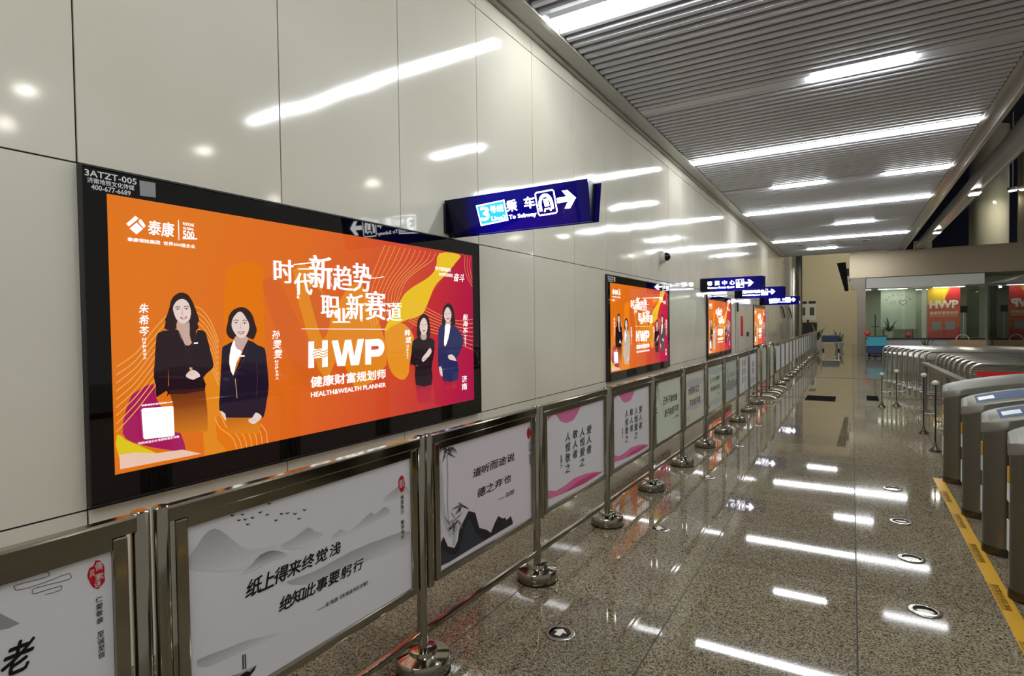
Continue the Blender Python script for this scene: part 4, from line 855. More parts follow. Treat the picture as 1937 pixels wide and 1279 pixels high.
['t','side_motto','f_black',2,'智',863.8,745.8,882.0,758.2,0.015,0],
['t','side_motto','f_black',2,'至',864.3,716.7,882.5,729.1,0.015,0],
['t','side_motto','f_black',2,'诚',864.6,702.2,882.8,714.6,0.015,0],
['t','side_motto','f_black',2,'至',864.8,687.6,883.0,700.0,0.015,0],
['t','side_motto','f_black',2,'信',865.0,673.1,883.3,685.5,0.015,0],
],
'u3': [
['p','banner','f_pink',1,[107,930,230,935,557,920,510,873,448,836,340,832,261,859,218,900,176,913,133,898,101,879]],
['p','banner','f_pink',1,[100,421,100,473,196,446,308,447,450,463,629,452,766,431,912,400,601,394]],
['p','banner','f_pink2',2,[100,421,307,405,499,430,738,424,912,400,601,392]],
['t','verse#爱人者','f_black',2,'爱',641.9,708.2,723.3,764.8,0.02,0.15],
['t','verse#爱人者','f_black',2,'人',640.3,642.3,721.6,699.0,0.02,0.15],
['t','verse#爱人者','f_black',2,'者',638.7,576.4,720.0,633.1,0.02,0.15],
['t','verse#人恒爱之','f_black',2,'人',537.5,710.3,615.0,766.8,0.02,0.15],
['t','verse#人恒爱之','f_black',2,'恒',535.9,644.6,613.4,701.1,0.02,0.15],
['t','verse#人恒爱之','f_black',2,'爱',534.3,578.9,611.8,635.4,0.02,0.15],
['t','verse#人恒爱之','f_black',2,'之',532.7,513.2,610.1,569.7,0.02,0.15],
['t','verse#敬人者','f_black',2,'敬',433.1,715.2,506.9,769.7,0.02,0.15],
['t','verse#敬人者','f_black',2,'人',431.6,651.8,505.3,706.3,0.02,0.15],
['t','verse#敬人者','f_black',2,'者',430.0,588.3,503.7,642.9,0.02,0.15],
['t','verse#人恒敬之','f_black',2,'人',329.1,716.6,399.2,772.9,0.02,0.15],
['t','verse#人恒敬之','f_black',2,'恒',327.5,651.1,397.5,707.4,0.02,0.15],
['t','verse#人恒敬之','f_black',2,'敬',325.8,585.5,395.9,641.9,0.02,0.15],
['t','verse#人恒敬之','f_black',2,'之',324.2,520.0,394.3,576.4,0.02,0.15],
['t','side_motto','f_black',2,'《',256.1,631.3,287.4,648.2,0.01,0],
['t','side_motto','f_black',2,'孟',255.6,611.5,286.9,628.5,0.01,0],
['t','side_motto','f_black',2,'子',255.1,591.8,286.4,608.8,0.01,0],
['t','side_motto','f_black',2,'》',254.6,572.1,285.9,589.0,0.01,0],
['p','seal','f_red',2,[975,737,993,729,1006,716,1000,700,987,689,974,691,962,700,957,714,957,728,964,736]],
['t','side_motto','f_black',2,'仁',968.9,648.6,990.6,671.5,0.01,0],
['t','side_motto','f_black',2,'义',968.3,622.0,989.9,644.9,0.01,0],
['t','side_motto','f_black',2,'礼',967.6,595.3,989.3,618.2,0.01,0],
['t','side_motto','f_black',2,'智',967.0,568.6,988.6,591.6,0.01,0],
['t','side_motto','f_black',2,'至',966.3,542.0,988.0,564.9,0.01,0],
['t','side_motto','f_black',2,'诚',965.7,515.3,987.3,538.3,0.01,0],
],
}
# ------------------------------------------------------------------ setting
WALL_X = -2.65
CEIL_Z = 4.2
Y_END = 27.0
struct(MB().box(-2.9, 12, -7, 41, -0.1, 0, 'granite_floor'), 'floor')

rng = random.Random(3)
mb = MB()
mb.box(-2.9, WALL_X - 0.012, -7, 41, 0, 8.0, 'joint_black')
ys = [1.063 + 0.9455 * k for k in range(-9, 43)]
zs = [0.0, 0.722, 2.118, 4.06, 4.75]
for a, b in zip(ys, ys[1:]):
    for z0, z1 in (list(zip(zs, zs[1:])) if a < Y_END - 1 else list(zip(zs[:3], zs[1:3])) + [(2.118, 4.06), (4.06, 6.0), (6.0, 7.8)]):
        g = 0.0038
        ty, tz = rng.uniform(-0.0016, 0.0016), rng.uniform(-0.0012, 0.0012)
        def px(y, z): return WALL_X + (y - (a + b) / 2) * ty + (z - (z0 + z1) / 2) * tz
        A, Bq, Z0, Z1 = a + g, b - g, z0 + g, z1 - g
        e = 0.010
        vs = [(px(y, z), y, z) for y, z in ((A, Z0), (Bq, Z0), (Bq, Z1), (A, Z1))] + [(WALL_X - e, y, z) for y, z in ((A, Z0), (Bq, Z0), (Bq, Z1), (A, Z1))]
        mb.add(vs, [(0, 1, 2, 3), (0, 4, 5, 1), (1, 5, 6, 2), (2, 6, 7, 3), (3, 7, 4, 0)], 'enamel_panel')
struct(mb, 'wall_left')

# slatted ceiling: rounded metal baffles across the passage, with flat bands that carry the short lamps
LONG_Y = [-6.6, -0.9, 4.72, 10.08, 15.67, 21.67]
BAND_Y = [-3.8, 1.95, 7.34, 12.83, 18.63, 24.6]
SL0, SL1 = -2.375, 1.525
mb = MB()
y = -6.9
prof = [(-0.010, 0.09), (-0.038, 0.018), (-0.026, 0.0), (0.026, 0.0), (0.038, 0.018), (0.010, 0.09)]
while y < Y_END - 0.1:
    if all(abs(y - q) > 0.115 for q in LONG_Y) and all(abs(y - q) > 0.135 for q in BAND_Y):
        vs = [(x, y + p, CEIL_Z + h) for x in (SL0, SL1) for p, h in prof]
        mb.add(vs, [(i, i + 1, i + 7, i + 6) for i in range(5)] + [(0, 1, 2, 3, 4, 5), (6, 7, 8, 9, 10, 11)], 'slat_paint')
    y += 0.141
GAPS = {1.95: [(-1.4, -0.4)], 7.34: [(-0.41, 0.56)], 12.83: [(-1.40, -0.43), (0.52, 1.52)], 18.63: [(-0.44, 0.53)], 24.6: [(-1.48, -0.47)], -3.8: [(-0.4, 0.56)]}
for q in BAND_Y:
    e = [SL0] + [c for g in GAPS[q] for c in (g[0] - 0.004, g[1] + 0.004)] + [SL1]
    for x0, x1 in zip(e[::2], e[1::2]):
        if x1 - x0 > 0.02: mb.box(x0, x1, q - 0.085, q + 0.085, CEIL_Z, CEIL_Z + 0.05, 'slat_paint')
mb.box(WALL_X, 1.9, -7, Y_END, CEIL_Z + 0.35, CEIL_Z + 0.40, 'ceiling_void')
struct(mb, 'ceiling')
# cornices and the beam on the right
def channel(x0, x1, z0, z1, y0, y1, lip):
    m_ = MB()
    m_.box(x0, x1, y0, y1, z0 + 0.02, z1, 'trim_paint')
    m_.box(x0, x0 + lip, y0, y1, z0, z0 + 0.02, 'trim_paint'); m_.box(x1 - lip, x1, y0, y1, z0 - 0.012, z0 + 0.02, 'trim_paint')
    return m_
struct(channel(WALL_X + 0.005, SL0 - 0.01, CEIL_Z + 0.0, CEIL_Z + 0.3, -7, Y_END, 0.05), 'trim_1')
struct(channel(SL1 + 0.012, 1.79, CEIL_Z + 0.0, CEIL_Z + 0.3, -7, Y_END, 0.06), 'trim_2')
struct(channel(2.16, 2.40, CEIL_Z - 0.01, CEIL_Z + 0.24, -7, Y_END + 1, 0.05), 'trim_3')
struct(MB().box(1.9, 12, -7, 41, 9.5, 9.6, 'unlit_void_paint').box(1.79, 1.9, -7, 41, CEIL_Z + 0.31, 9.6, 'unlit_void_paint').box(1.9, 12, 40.2, 40.35, 4.6, 9.5, 'unlit_void_paint'), 'ceiling_right')  # dark sheets stand for the unlit void; one hides the lit back wall
struct(MB().box(-2.9, 1.79, Y_END, 41, 7.9, 8.0, 'trim_paint').box(-2.65, 1.79, Y_END - 0.02, Y_END + 0.04, CEIL_Z, 7.9, 'trim_paint'), 'ceiling_back')
struct(MB().box(-2.9, 12, 40.4, 40.6, 0, 8, 'beige_wall'), 'wall_back')
mb = MB(); mb.lathe([(0.42, 0), (0.42, 7.8)], 'chrome_rough', (-2.62, 33.0, 0), 40); struct(mb, 'column_left')
mb = MB(); mb.lathe([(0.66, 0), (0.66, 9.45)], 'column_cream', (4.95, 31.0, 0), 48); struct(mb, 'column_right')
struct(MB().box(5.75, 9.0, 30.2, 30.4, 0, 9.4, 'bronze_fascia'), 'wall_panel_right')
struct(MB().box(-1.43, 0.62, 16.33, 16.47, 0.0, 0.003, 'joint_black').box(-2.6, -0.74, 11.90, 12.0, 0.0, 0.003, 'joint_black'), 'trim_4')

# ------------------------------------------------------------------ lamps
def strip_lamp(x0, x1, y, label, group):
    t = thing('strip_light', label, 'ceiling light', ((x0 + x1) / 2, y, CEIL_Z), 0, group)
    h = (x1 - x0) / 2
    MB().box(-h, h, -0.06, 0.06, 0.015, 0.09, 'white_plastic').build('housing', t)
    MB().box(-h + 0.01, h - 0.01, -0.05, 0.05, -0.034, 0.0145, 'strip_glow', 0.008).build('diffuser', t)
    return t
G = 'ceiling strip lights'
names = {4.72: 'nearest full-width white strip light in the slatted ceiling, cut by the top edge', 10.08: 'second full-width white strip light across the slatted ceiling', 15.67: 'third full-width white strip light across the slatted ceiling', 21.67: 'farthest full-width white strip light, just before three small ceiling openings'}
for y in LONG_Y: strip_lamp(SL0 + 0.02, SL1 - 0.01, y, names.get(y, 'full-width white strip light in the slatted ceiling overhead'), G)
for y, x0, x1, lb in ((7.34, -0.41, 0.56, 'nearest and largest short white strip light set in a plain ceiling band'), (12.83, 0.52, 1.52, 'short white strip light touching the right-hand ceiling trim'),
                      (12.84, -1.40, -0.43, 'short white strip light left of centre in the second ceiling band'), (18.63, -0.44, 0.53, 'short white strip light between the two farthest full-width strips'),
                      (24.6, -1.48, -0.47, 'farthest short white strip light, beyond the three small ceiling openings'), (1.95, -1.4, -0.4, 'short white strip light in the slatted ceiling overhead'), (-3.8, -0.4, 0.56, 'short white strip light in the slatted ceiling overhead')):
    strip_lamp(x0, x1, y, lb, G)
for x in (-1.62, -0.62, 0.42):
    t = thing('ceiling_vent', {-1.62: 'left small dark slot in the slats before the farthest lamp', -0.62: 'middle small dark slot in the slats before the farthest lamp', 0.42: 'right small dark slot in the slats before the farthest lamp'}[x], 'vent', (x, 23.1, CEIL_Z), 0, 'small ceiling slots')
    MB().box(-0.10, 0.10, -0.16, 0.16, -0.012, 0.03, 'black_matt').build('vent_plate', t); MB().box(-0.11, 0.11, -0.17, -0.16, -0.016, 0.03, 'slat_paint').build('rim', t)
for y, lb in ((15.75, 'nearer white spotlight under the beam right of the ceiling'), (22.1, 'farther white spotlight under the beam right of the ceiling')):
    t = thing('spotlight', lb, 'ceiling light', (2.28, y, 4.17), 0, 'spotlights under the beam')
    MB().box(-0.10, 0.10, -0.16, 0.16, -0.02, 0.015, 'white_plastic').build('housing', t)
    MB().box(-0.085, 0.085, -0.14, 0.14, -0.032, -0.018, 'spot_glow').build('diffuser', t)
for x, y in ((4.16, 3.24), (4.64, 5.88), (3.82, 9.28), (5.93, 3.53), (5.2, 12.5), (5.4, 18.0), (7.0, 9.0), (7.0, 16.0), (7.5, 23.0)):
    t = thing('downlight', 'round pendant downlight over the hall beyond the gates', 'ceiling light', (x, y, 4.6), 0, 'downlights over the gate hall')
    MB().lathe([(0.02, 4.89), (0.02, 0.12), (0.13, 0.10), (0.14, 0.0)], 'white_plastic').build('shade', t)
    MB().lathe([(0.12, 0.02), (0.12, -0.01)], 'spot_glow').build('bulb', t)
for x, y in ((-0.8, 31.0), (1.2, 33.0), (-0.8, 36.0), (1.2, 37.0)):  # unseen lamps added to brighten the far back wall
    t = thing('downlight', 'unseen round lamp added to brighten the far end wall', 'ceiling light', (x, y, 7.88), 0, 'added lamps over the far end')
    MB().lathe([(0.30, 0.02), (0.30, -0.06), (0.26, -0.08)], 'white_plastic').build('housing', t); MB().lathe([(0.25, -0.07), (0.25, -0.10)], 'spot_far').build('bulb', t)

for x, y, lb in ((5.38, 29.2, 'white spotlight above the booth near the steel panel'), (5.72, 29.21, 'white spotlight above the booth at the picture edge')):
    t = thing('spotlight', lb, 'ceiling light', (x, y, 6.55), 0, 'spotlights above the booth')
    MB().lathe([(0.02, 2.94), (0.02, 0.02), (0.16, 0.0), (0.16, -0.10), (0.13, -0.12)], 'white_plastic').build('housing', t); MB().lathe([(0.12, -0.115), (0.12, -0.135)], 'spot_far').build('bulb', t)

# ------------------------------------------------------------------ light boxes on the wall
PORTRAITS = ['printed_portrait#%d' % k for k in (1, 2, 3, 4)]
BOXW, BOXH = 2.785, 1.365
PX0, PX1, PZ0, PZ1 = 0.086, 2.692, 0.108, 1.268
def lightbox(y0, z0, sy, sz, label, swaps):
    t = thing('advertising_lightbox', label, 'lightbox', (WALL_X, y0, z0), 0, 'orange light boxes along the wall')
    b = MB()
    bw, bh = BOXW * sy, BOXH * sz
    b.box(0.001, 0.030, 0, bw, 0, bh, 'black_gloss', 0.003)
    fr = b.build('frame', t)
    e = MB()
    for (a0, a1, c0, c1) in ((-0.006, 0.0, -0.006, bh + 0.006), (bw, bw + 0.006, -0.006, bh + 0.006), (0, bw, -0.006, 0), (0, bw, bh, bh + 0.006)): e.box(0.001, 0.034, a0, a1, c0, c1, 'black_matt')
    e.build('edge_strip', fr)
    to3 = lambda u, v, d: (0.0305 + d, u * sy, v * sz)
    put(MB(), ART['box'], to3, ('frame_lettering',)).build('frame_lettering', fr)
    put(MB(), ART['box'], to3, ('frame_code_tile',)).build('blank_square', fr)
    p = MB()
    p.add([to3(u, v, 0.0004) for u, v in ((PX0, PZ0), (PX1, PZ0), (PX1, PZ1), (PX0, PZ1))], [(0, 1, 2, 3)], 'p_sheet')
    # trim prints to the sheet
    def clip(items):
        out = []
        for it in items:
            if it[0] in 'pl' and it[1] == 'poster':
                q = it[4] if it[0] == 'p' else it[5]
                q = [min(max(c, (PX0 if i % 2 == 0 else PZ0) * 1000), (PX1 if i % 2 == 0 else PZ1) * 1000) for i, c in enumerate(q)]
                it = it[:4] + [q] if it[0] == 'p' else it[:5] + [q]
            out.append(it)
        return out
    put(p, clip(ART['box']), to3, ('poster',))
    po = p.build('poster', t)
    for k, nm in enumerate(PORTRAITS):
        o = put(MB(), ART['box'], to3, (nm,), swap=swaps.get(k)).build('printed_portrait', po)
        o['label'] = ('long-haired woman in belted black dress', 'bob-haired woman in dark suit and white shirt', 'woman in black with folded arms', 'woman in blue jacket, hand on hip')[k] if not swaps.get(k) else 'woman in a suit'
    for nm in sorted({it[1] for it in ART['box']}):
        k = nm.split('#')[0]
        if k in ('headline', 'letter_mark', 'slogan', 'name_caption', 'company_name', 'small_print', 'signature', 'logo'): put(MB(), ART['box'], to3, (nm,)).build(k, po)
    put(MB(), ART['box'], to3, ('code_tile',)).build('blank_white_square', po)
    return t
lightbox(1.065, 0.74, 1, 1, 'nearest and largest orange light box, above the mountain and bamboo barrier panels', {})
S2 = {0: {'p_suit': 'p_suit'}, 1: {'p_navy': 'p_beige', 'p_skirtfade': 'p_beige'}, 2: {'p_suit': 'p_navy'}, 3: {'p_blue': 'p_grey'}}
lightbox(6.70, 0.715, 1.0, 0.985, 'second orange light box along the wall, above the pink wave barrier panels', S2)
lightbox(12.42, 0.655, 0.975, 1.005, 'third orange light box along the wall, under the customer service sign', S2)
lightbox(19.05, 0.585, 0.97, 1.015, 'farthest orange light box, under the small blue sign in the distance', S2)

# ------------------------------------------------------------------ wayfinding signs, V-shaped in section
SL, SH = 1.175, 0.262
def sign_body(t, L_):
    b = MB()
    d0, d1 = 0.025, 0.075       # half depth at the bottom and at the top
    vs = [(x, sy * (d0 if z == 0 else d1), z) for x in (0.012, L_) for z in (0, SH) for sy in (-1, 1)]
    b.add(vs, [(0, 1, 3, 2), (4, 6, 7, 5), (0, 4, 5, 1), (2, 3, 7, 6), (0, 2, 6, 4), (1, 5, 7, 3)], 'sign_case')
    b.build('housing', t)
    n = Vector((0, -SH, -(d1 - d0))).normalized()
    for s in (-1, 1):
        f = MB(); x1 = L_ + (0.0 if s < 0 else 0.03)
        pt = lambda x, z, o: (x, s * (d0 + (d1 - d0) * z / SH + o), z)
        f.add([pt(x, z, o) for o in (0.0008, 0.007) for x, z in ((0.005, -0.004), (x1, -0.004), (x1, SH + 0.004), (0.005, SH + 0.004))],
              [(0, 1, 2, 3), (4, 5, 6, 7), (0, 1, 5, 4), (1, 2, 6, 5), (2, 3, 7, 6), (3, 0, 4, 7)], 's_blue')
        f.build('sign_face', t)
    MB().box(0.0005, 0.02, -0.09, 0.09, 0.02, SH - 0.02, 'sign_case').build('wall_bracket', t)
    return lambda u, v, d: (u, -(d0 + (d1 - d0) * v / SH + 0.0078 + d), v)
def sign(y, z, lab, art):
    t = thing('wayfinding_sign', lab, 'sign', (WALL_X, y, z), 0, 'blue illuminated wall signs')
    to3 = sign_body(t, SL)
    for nm in ('line_badge', 'lettering', 'pictogram', 'arrow'):
        if any(it[1] == nm for it in art): put(MB(), art, to3, (nm,)).build(nm, t)
    return t
def ln(part, w, pts, lay=1, mat='s_white'): return ['l', part, mat, lay, w, [c for p in pts for c in p]]
def tx_(part, s, u0, v0, u1, v1, b=0.03, mat='s_white', lay=1): return ['t', part, mat, lay, s, u0, v0, u1, v1, b, 0]
def pg(part, pts, mat='s_white', lay=1): return ['p', part, mat, lay, [c for p in pts for c in p]]
ARROW = lambda x: [pg('arrow', [(x, 125), (x + 85, 125), (x + 50, 80), (x + 90, 80), (x + 155, 142), (x + 90, 204), (x + 50, 204), (x + 85, 159), (x, 159)])]
RING = lambda x0, x1, z0, z1: [ln('pictogram', 9, [(x0, z0), (x1, z0), (x1, z1), (x0, z1), (x0, z0 - 4)])]
service = [tx_('lettering', c, 140 + 142 * i, 120, 235 + 142 * i, 205) for i, c in enumerate('客服中心')] + [tx_('lettering', 'Customer Service Center', 140, 55, 655, 95)] + RING(690, 830, 60, 215) + \
    [pg('pictogram', [(705, 75), (755, 75), (755, 150), (735, 165), (705, 150)]), pg('pictogram', [(722, 172), (748, 172), (748, 200), (722, 200)]), pg('pictogram', [(775, 120), (815, 120), (815, 160), (775, 160)]), pg('pictogram', [(783, 165), (807, 165), (807, 192), (783, 192)]), pg('pictogram', [(765, 100), (820, 100), (820, 112), (765, 112)])] + ARROW(850)
lift = [tx_('lettering', '无障碍电梯', 190, 115, 625, 200), tx_('lettering', 'Accessible Elevator', 190, 55, 625, 92)] + RING(650, 800, 60, 210) + \
    [pg('pictogram', [(672, 75), (692, 75), (692, 190), (672, 190)]), pg('pictogram', [(700, 75), (720, 75), (720, 170), (700, 190)]), pg('pictogram', [(735, 75), (780, 75), (780, 130), (735, 130)]), pg('pictogram', [(742, 145), (772, 145), (757, 185)])] + ARROW(820)
sign(3.52, 2.128, 'nearest blue illuminated sign with cyan line badge, projecting beside the largest light box', ART['sign1'])
sign(11.96, 2.065, 'blue customer service sign, largest of the three distant overlapping signs', service)
sign(15.9, 2.065, 'middle one of the three distant blue signs, with lift pictogram', lift)
sign(20.6, 1.99, 'smallest and farthest blue illuminated sign, lowest of the three distant signs', ART['sign1'])

# dome camera on the wall
t = thing('dome_camera', 'white dome security camera on the wall right of the nearest sign', 'camera', (WALL_X + 0.001, 9.12, 2.51))
MB().lathe([(0.10, 0), (0.105, 0.02), (0.095, 0.05), (0.075, 0.08)], 'white_plastic', axis='x').build('housing', t)
MB().lathe([(0.07, 0.08), (0.066, 0.11), (0.05, 0.14), (0.02, 0.155), (0.002, 0.158)], 'black_gloss', axis='x').build('lens_dome', t)
# hose cabinet door between the two far light boxes
t = thing('hose_cabinet', 'grey wall cabinet door with red handle between the two farthest light boxes', 'cabinet', (WALL_X + 0.006, 15.95, 0))
MB().box(0.001, 0.02, 0, 2.9, 0.62, 1.96, 'enamel_panel', 0.004).build('door', t)
MB().box(0.02, 0.04, 0.65, 0.95, 1.05, 1.60, 'red_plain', 0.004).build('handle', t)
MB().box(0.02, 0.045, 1.7, 1.95, 1.02, 1.15, 'black_matt', 0.004).build('latch', t)
MB().box(0.001, 0.05, 0.02, 0.18, 1.72, 1.95, 'black_matt', 0.004).build('hinge_cover', t)
for y, z0, lb in ((27.2, 1.45, 'nearer slanted dark bar on the far left wall'), (30.6, 1.45, 'farther slanted dark bar beside the steel column')):
    t = thing('door_pull', lb, 'handle', (WALL_X, y, z0))
    MB().tube([(0.001, 0, 0.62), (0.05, 0.1, 0.60), (0.05, 1.1, 0.18), (0.001, 1.2, 0.16)], 0.025, 'black_matt').build('grip', t)
    MB().box(0.0, 0.012, -0.06, 0.06, 0.55, 0.68, 'black_matt').build('mounting_plate', t)

# ------------------------------------------------------------------ barrier fence with printed panels
PAPER = {}
def fence(yl, yr, xl, xr, label, paper, art, group='printed barrier panels along the wall', shift=0.0):
    P = yr - yl
    rot = -math.atan2(xr - xl, P)
    t = thing('queue_barrier', label, 'barrier', (xl, yl, 0), rot, group)
    P = math.hypot(P, xr - xl)
    b = MB()
    b.lathe([(0.022, 0.02), (0.022, 0.985), (0.018, 0.99)], 'chrome', (0, P, 0), 24); b.build('post', t)
    MB().lathe([(0.018, 0.335), (0.0205, 0.34), (0.0205, 0.982), (0.017, 0.988)], 'chrome', (0, 0.021, 0), 24).build('hook_tube', t)
    MB().box(-0.015, 0.015, 0.050, 0.084, 0.345, 0.941, 'chrome', 0.005).build('stile', t)
    MB().box(-0.015, 0.015, P - 0.068, P - 0.034, 0.345, 0.941, 'chrome', 0.005).build('stile', t)
    MB().box(-0.019, 0.019, 0.030, P - 0.014, 0.942, 0.985, 'chrome', 0.006).build('top_rail', t)
    MB().box(-0.0155, 0.0155, 0.048, P - 0.032, 0.342, 0.374, 'chrome', 0.006).build('bottom_rail', t)
    MB().box(-0.012, 0.012, -0.006, P - 0.018, 0.14, 0.168, 'chrome', 0.005).build('low_rail', t)
    b = MB(); b.lathe([(0.112, 0.001), (0.115, 0.006), (0.115, 0.058), (0.110, 0.066), (0.062, 0.078), (0.058, 0.094), (0.028, 0.098)], 'chrome', (0, P, 0), 40); b.build('base_disc', t)
    MB().lathe([(0.116, 0.0006), (0.116, 0.0055)], 'rubber', (0, P, 0), 40).build('floor_ring', t)
    if paper:
        b = MB(); b.box(-0.006, 0.0045, 0.0845, P - 0.0685, 0.3745, 0.9415, paper)
        ba = b.build('banner', t)
        inner = MB()
        z1 = 0.93
        inner.box(0.0046, 0.011, 0.0846, P - 0.0686, 0.912, 0.9414, 'chrome')
        inner.build('clip_frame', t)
        if art:
            if shift: art = [it[:4] + [[c + (shift if i % 2 == 0 else 0) for i, c in enumerate(it[4])]] if it[0] == 'p' else it for it in art]
            lo, hi = 86, (P - 0.070) * 1000
            art = [it[:4] + [[min(max(c, lo if i % 2 == 0 else 376), hi if i % 2 == 0 else 912) for i, c in enumerate(it[4])]] if it[0] == 'p' else it for it in art]
            to3 = lambda u, v, d: (0.0046 + d, u, v)
            pm = put(MB(), art, to3, ('banner',))
            if pm.v: pm.build('painted_scene', ba)
            for nm in sorted({it[1] for it in art}):
                if nm != 'banner': put(MB(), art, to3, (nm,)).build('red_seal' if nm == 'seal' else nm.split('#')[0], ba)
    return t
def verse(lines, u0, u1, v0, dv, h, mat='f_black', seal=True, bold=0.025):
    out = []
    for k, s in enumerate(lines):
        n = len(s); w = (u1 - u0) / n
        for i, c in enumerate(s): out.append(['t', 'verse#%d' % k, mat, 2, c, u0 + w * (i + 0.08) + 40 * k, v0 - dv * k, u0 + w * (i + 0.92) + 40 * k, v0 - dv * k + h, bold, 0.2])
    if seal: out.append(['p', 'seal', 'f_red', 2, [868, 890, 885, 870, 885, 835, 872, 812, 860, 838, 860, 872]])
    return out
def column_verse(cols, u1, du, v1, h):
    out = []
    for k, s in enumerate(cols):
        for i, c in enumerate(s): out.append(['t', 'verse#%d' % k, 'f_black', 2, c, u1 - du * k - 36, v1 - h * (i + 0.9), u1 - du * k + 36, v1 - h * i - h * 0.1, 0.03, 0.15])
    return out
BAMBOO = [it for it in ART['u2'] if it[1] == 'banner']
def twigs(seed, corners):
    r = random.Random(seed); out = []
    for (u, v, n, s) in corners:
        for _ in range(n):
            a = r.uniform(0, 6.28); l = r.uniform(40, 95) * s; uu, vv = u + r.uniform(-40, 40), v + r.uniform(-50, 50)
            c_, s_ = math.cos(a), math.sin(a); w = 7 * s
            out.append(['p', 'banner', r.choice(['f_grey1', 'f_ink']), 1, [uu, vv, uu + c_ * l * .4 - s_ * w, vv + s_ * l * .4 + c_ * w, uu + c_ * l, vv + s_ * l, uu + c_ * l * .4 + s_ * w, vv + s_ * l * .4 - c_ * w]])
    return out
HILL = lambda v, a, mat: ['p', 'banner', mat, 1, [70, v, 200, v + a * .6, 320, v + a, 430, v + a * .5, 560, v + a * .8, 700, v + a * .3, 910, v + a * .5, 910, v - 30, 500, v - 60, 70, v - 20]]
u5 = verse(['己所不欲勿施', '君子和而不同'], 300, 760, 690, 120, 70) + twigs(5, [(130, 850, 8, 1), (110, 650, 6, 1), (110, 390, 4, 1)]) + [['l', 'banner', 'f_grey3', 1, 14, [90, 920, 200, 760, 330, 600]], ['l', 'banner', 'f_grey1', 1, 5, [130, 915, 190, 780, 260, 700]], ['t', 'attribution', 'f_black', 2, '——《论语》', 600, 520, 800, 545, 0.02, 0]]
u6 = verse(['学而时习之', '不亦说乎哉'], 200, 680, 680, 130, 75, seal=False) + [HILL(800, 60, 'f_grey3'), HILL(560, 20, 'f_grey3')] + twigs(8, [(110, 430, 6, 1), (240, 410, 5, 1)])
u7 = verse(['三人行必有我师', '择其善者而从'], 190, 700, 720, 110, 55) + twigs(9, [(120, 450, 14, 1.3)]) + [HILL(860, 40, 'f_grey3'), HILL(480, 30, 'f_grey3'), ['t', 'attribution', 'f_black', 2, '——《论语》', 500, 540, 700, 560, 0.02, 0]]
u8 = verse(['知之为知之', '不知为不知'], 200, 720, 690, 110, 65, mat='f_grey2') + twigs(12, [(250, 820, 3, 1)]) + [HILL(560, 120, 'f_grey2'), HILL(430, 90, 'f_grey3')]
u9 = column_verse(['诚信为本', '厚德载'], 640, 190, 880, 130) + twigs(15, [(180, 800, 3, 1)])
u10 = column_verse(['温故', '知新'], 560, 150, 800, 120) + [HILL(470, 60, 'f_grey3')]
POST = [(0.735, -1.552), (1.822, -1.552), (2.805, -1.535), (3.83, -1.515), (4.82, -1.497), (5.79, -1.477), (6.78, -1.465), (7.74, -1.442), (8.73, -1.43), (9.75, -1.43), (10.75, -1.44)]
F0 = POST[0]
fence(-0.275, 0.735, -1.552, -1.552, 'nearest white barrier panel at the bottom corner, with cloud lines and one big brush character', 'paper_white', ART['u0'])
spec = [('white barrier panel with grey ink mountains and flying birds', 'paper_white', ART['u1'], 0), ('pale barrier panel with bamboo and black ink peaks', 'paper_pinkish', ART['u2'], 0),
        ('nearer pink wave barrier panel, beside the bamboo panel', 'paper_white', ART['u3'], 0), ('farther pink wave barrier panel, beside the pale green panel', 'paper_white', ART['u3'], 0),
        ('pale green barrier panel with bamboo twigs, next after the pink ones', 'paper_green', u5, 0), ('beige barrier panel with two brush lines, sixth from the mountain panel', 'paper_beige', u6, 0),
        ('pale green barrier panel with dark plant at its lower edge', 'paper_green', u7, 0), ('sage green misty barrier panel with faint lettering', 'paper_sage', u8, 0),
        ('white barrier panel with columns of brush characters, after the sage green one', 'paper_white', u9, 0), ('last printed white barrier panel before the tubular hoop stands', 'paper_white', u10, 0)]
for k, (lb, pa, ar, sh) in enumerate(spec):
    (ya, xa), (yb, xb) = POST[k], POST[k + 1]
    fence(ya + 0.03, yb, xa, xb, lb, pa, ar, shift=sh)
# tubular hoop stands that break the row
def hoop(y, x, label):
    t = thing('hoop_barrier', label, 'barrier', (x, y, 0), 0, 'tubular hoop stands in the fence row')
    r = 0.10; pts = [(0, 0, 0.06)] + [(0, 0, 0.9)] + [(0, r - r * math.cos(a), 0.9 + r * math.sin(a)) for a in (0.4, 0.8, 1.2, 1.57)] + [(0, 0.75 - r + r * math.sin(a), 0.9 + r * math.cos(a)) for a in (0, 0.4, 0.8, 1.2, 1.57)] + [(0, 0.75, 0.06)]
    MB().tube(pts, 0.022, 'chrome').build('hoop', t)
    MB().tube([(0, 0.02, 0.3), (0, 0.73, 0.3)], 0.014, 'chrome').build('cross_rail', t)
    MB().box(-0.004, 0.004, 0.05, 0.70, 0.33, 0.93, 'paper_sage').build('infill_panel', t)
    for yy in (0, 0.75): MB().tube([(-0.26, yy, 0.02), (-0.22, yy, 0.06), (-0.15, yy, 0.075), (0.15, yy, 0.075), (0.22, yy, 0.06), (0.26, yy, 0.02)], 0.022, 'chrome').build('foot', t)
hoop(11.25, -1.43, 'nearer tubular chrome hoop stand with curved feet in the fence row')
hoop(12.35, -1.42, 'farther tubular chrome hoop stand, just before the plain fence units')
yy = 13.25
proto = fence(yy, yy + 0.958, -1.41, -1.405, 'plain chrome fence unit with blank panel in the distant row', 'paper_white', None, 'plain fence units in the distance')
while yy < 27.3:
    yy += 0.99
    copy_thing(proto, (-1.405 + 0.002 * (yy - 13), yy, 0), 0, 'plain chrome fence unit with blank panel in the distant row', 'plain fence units in the distance')

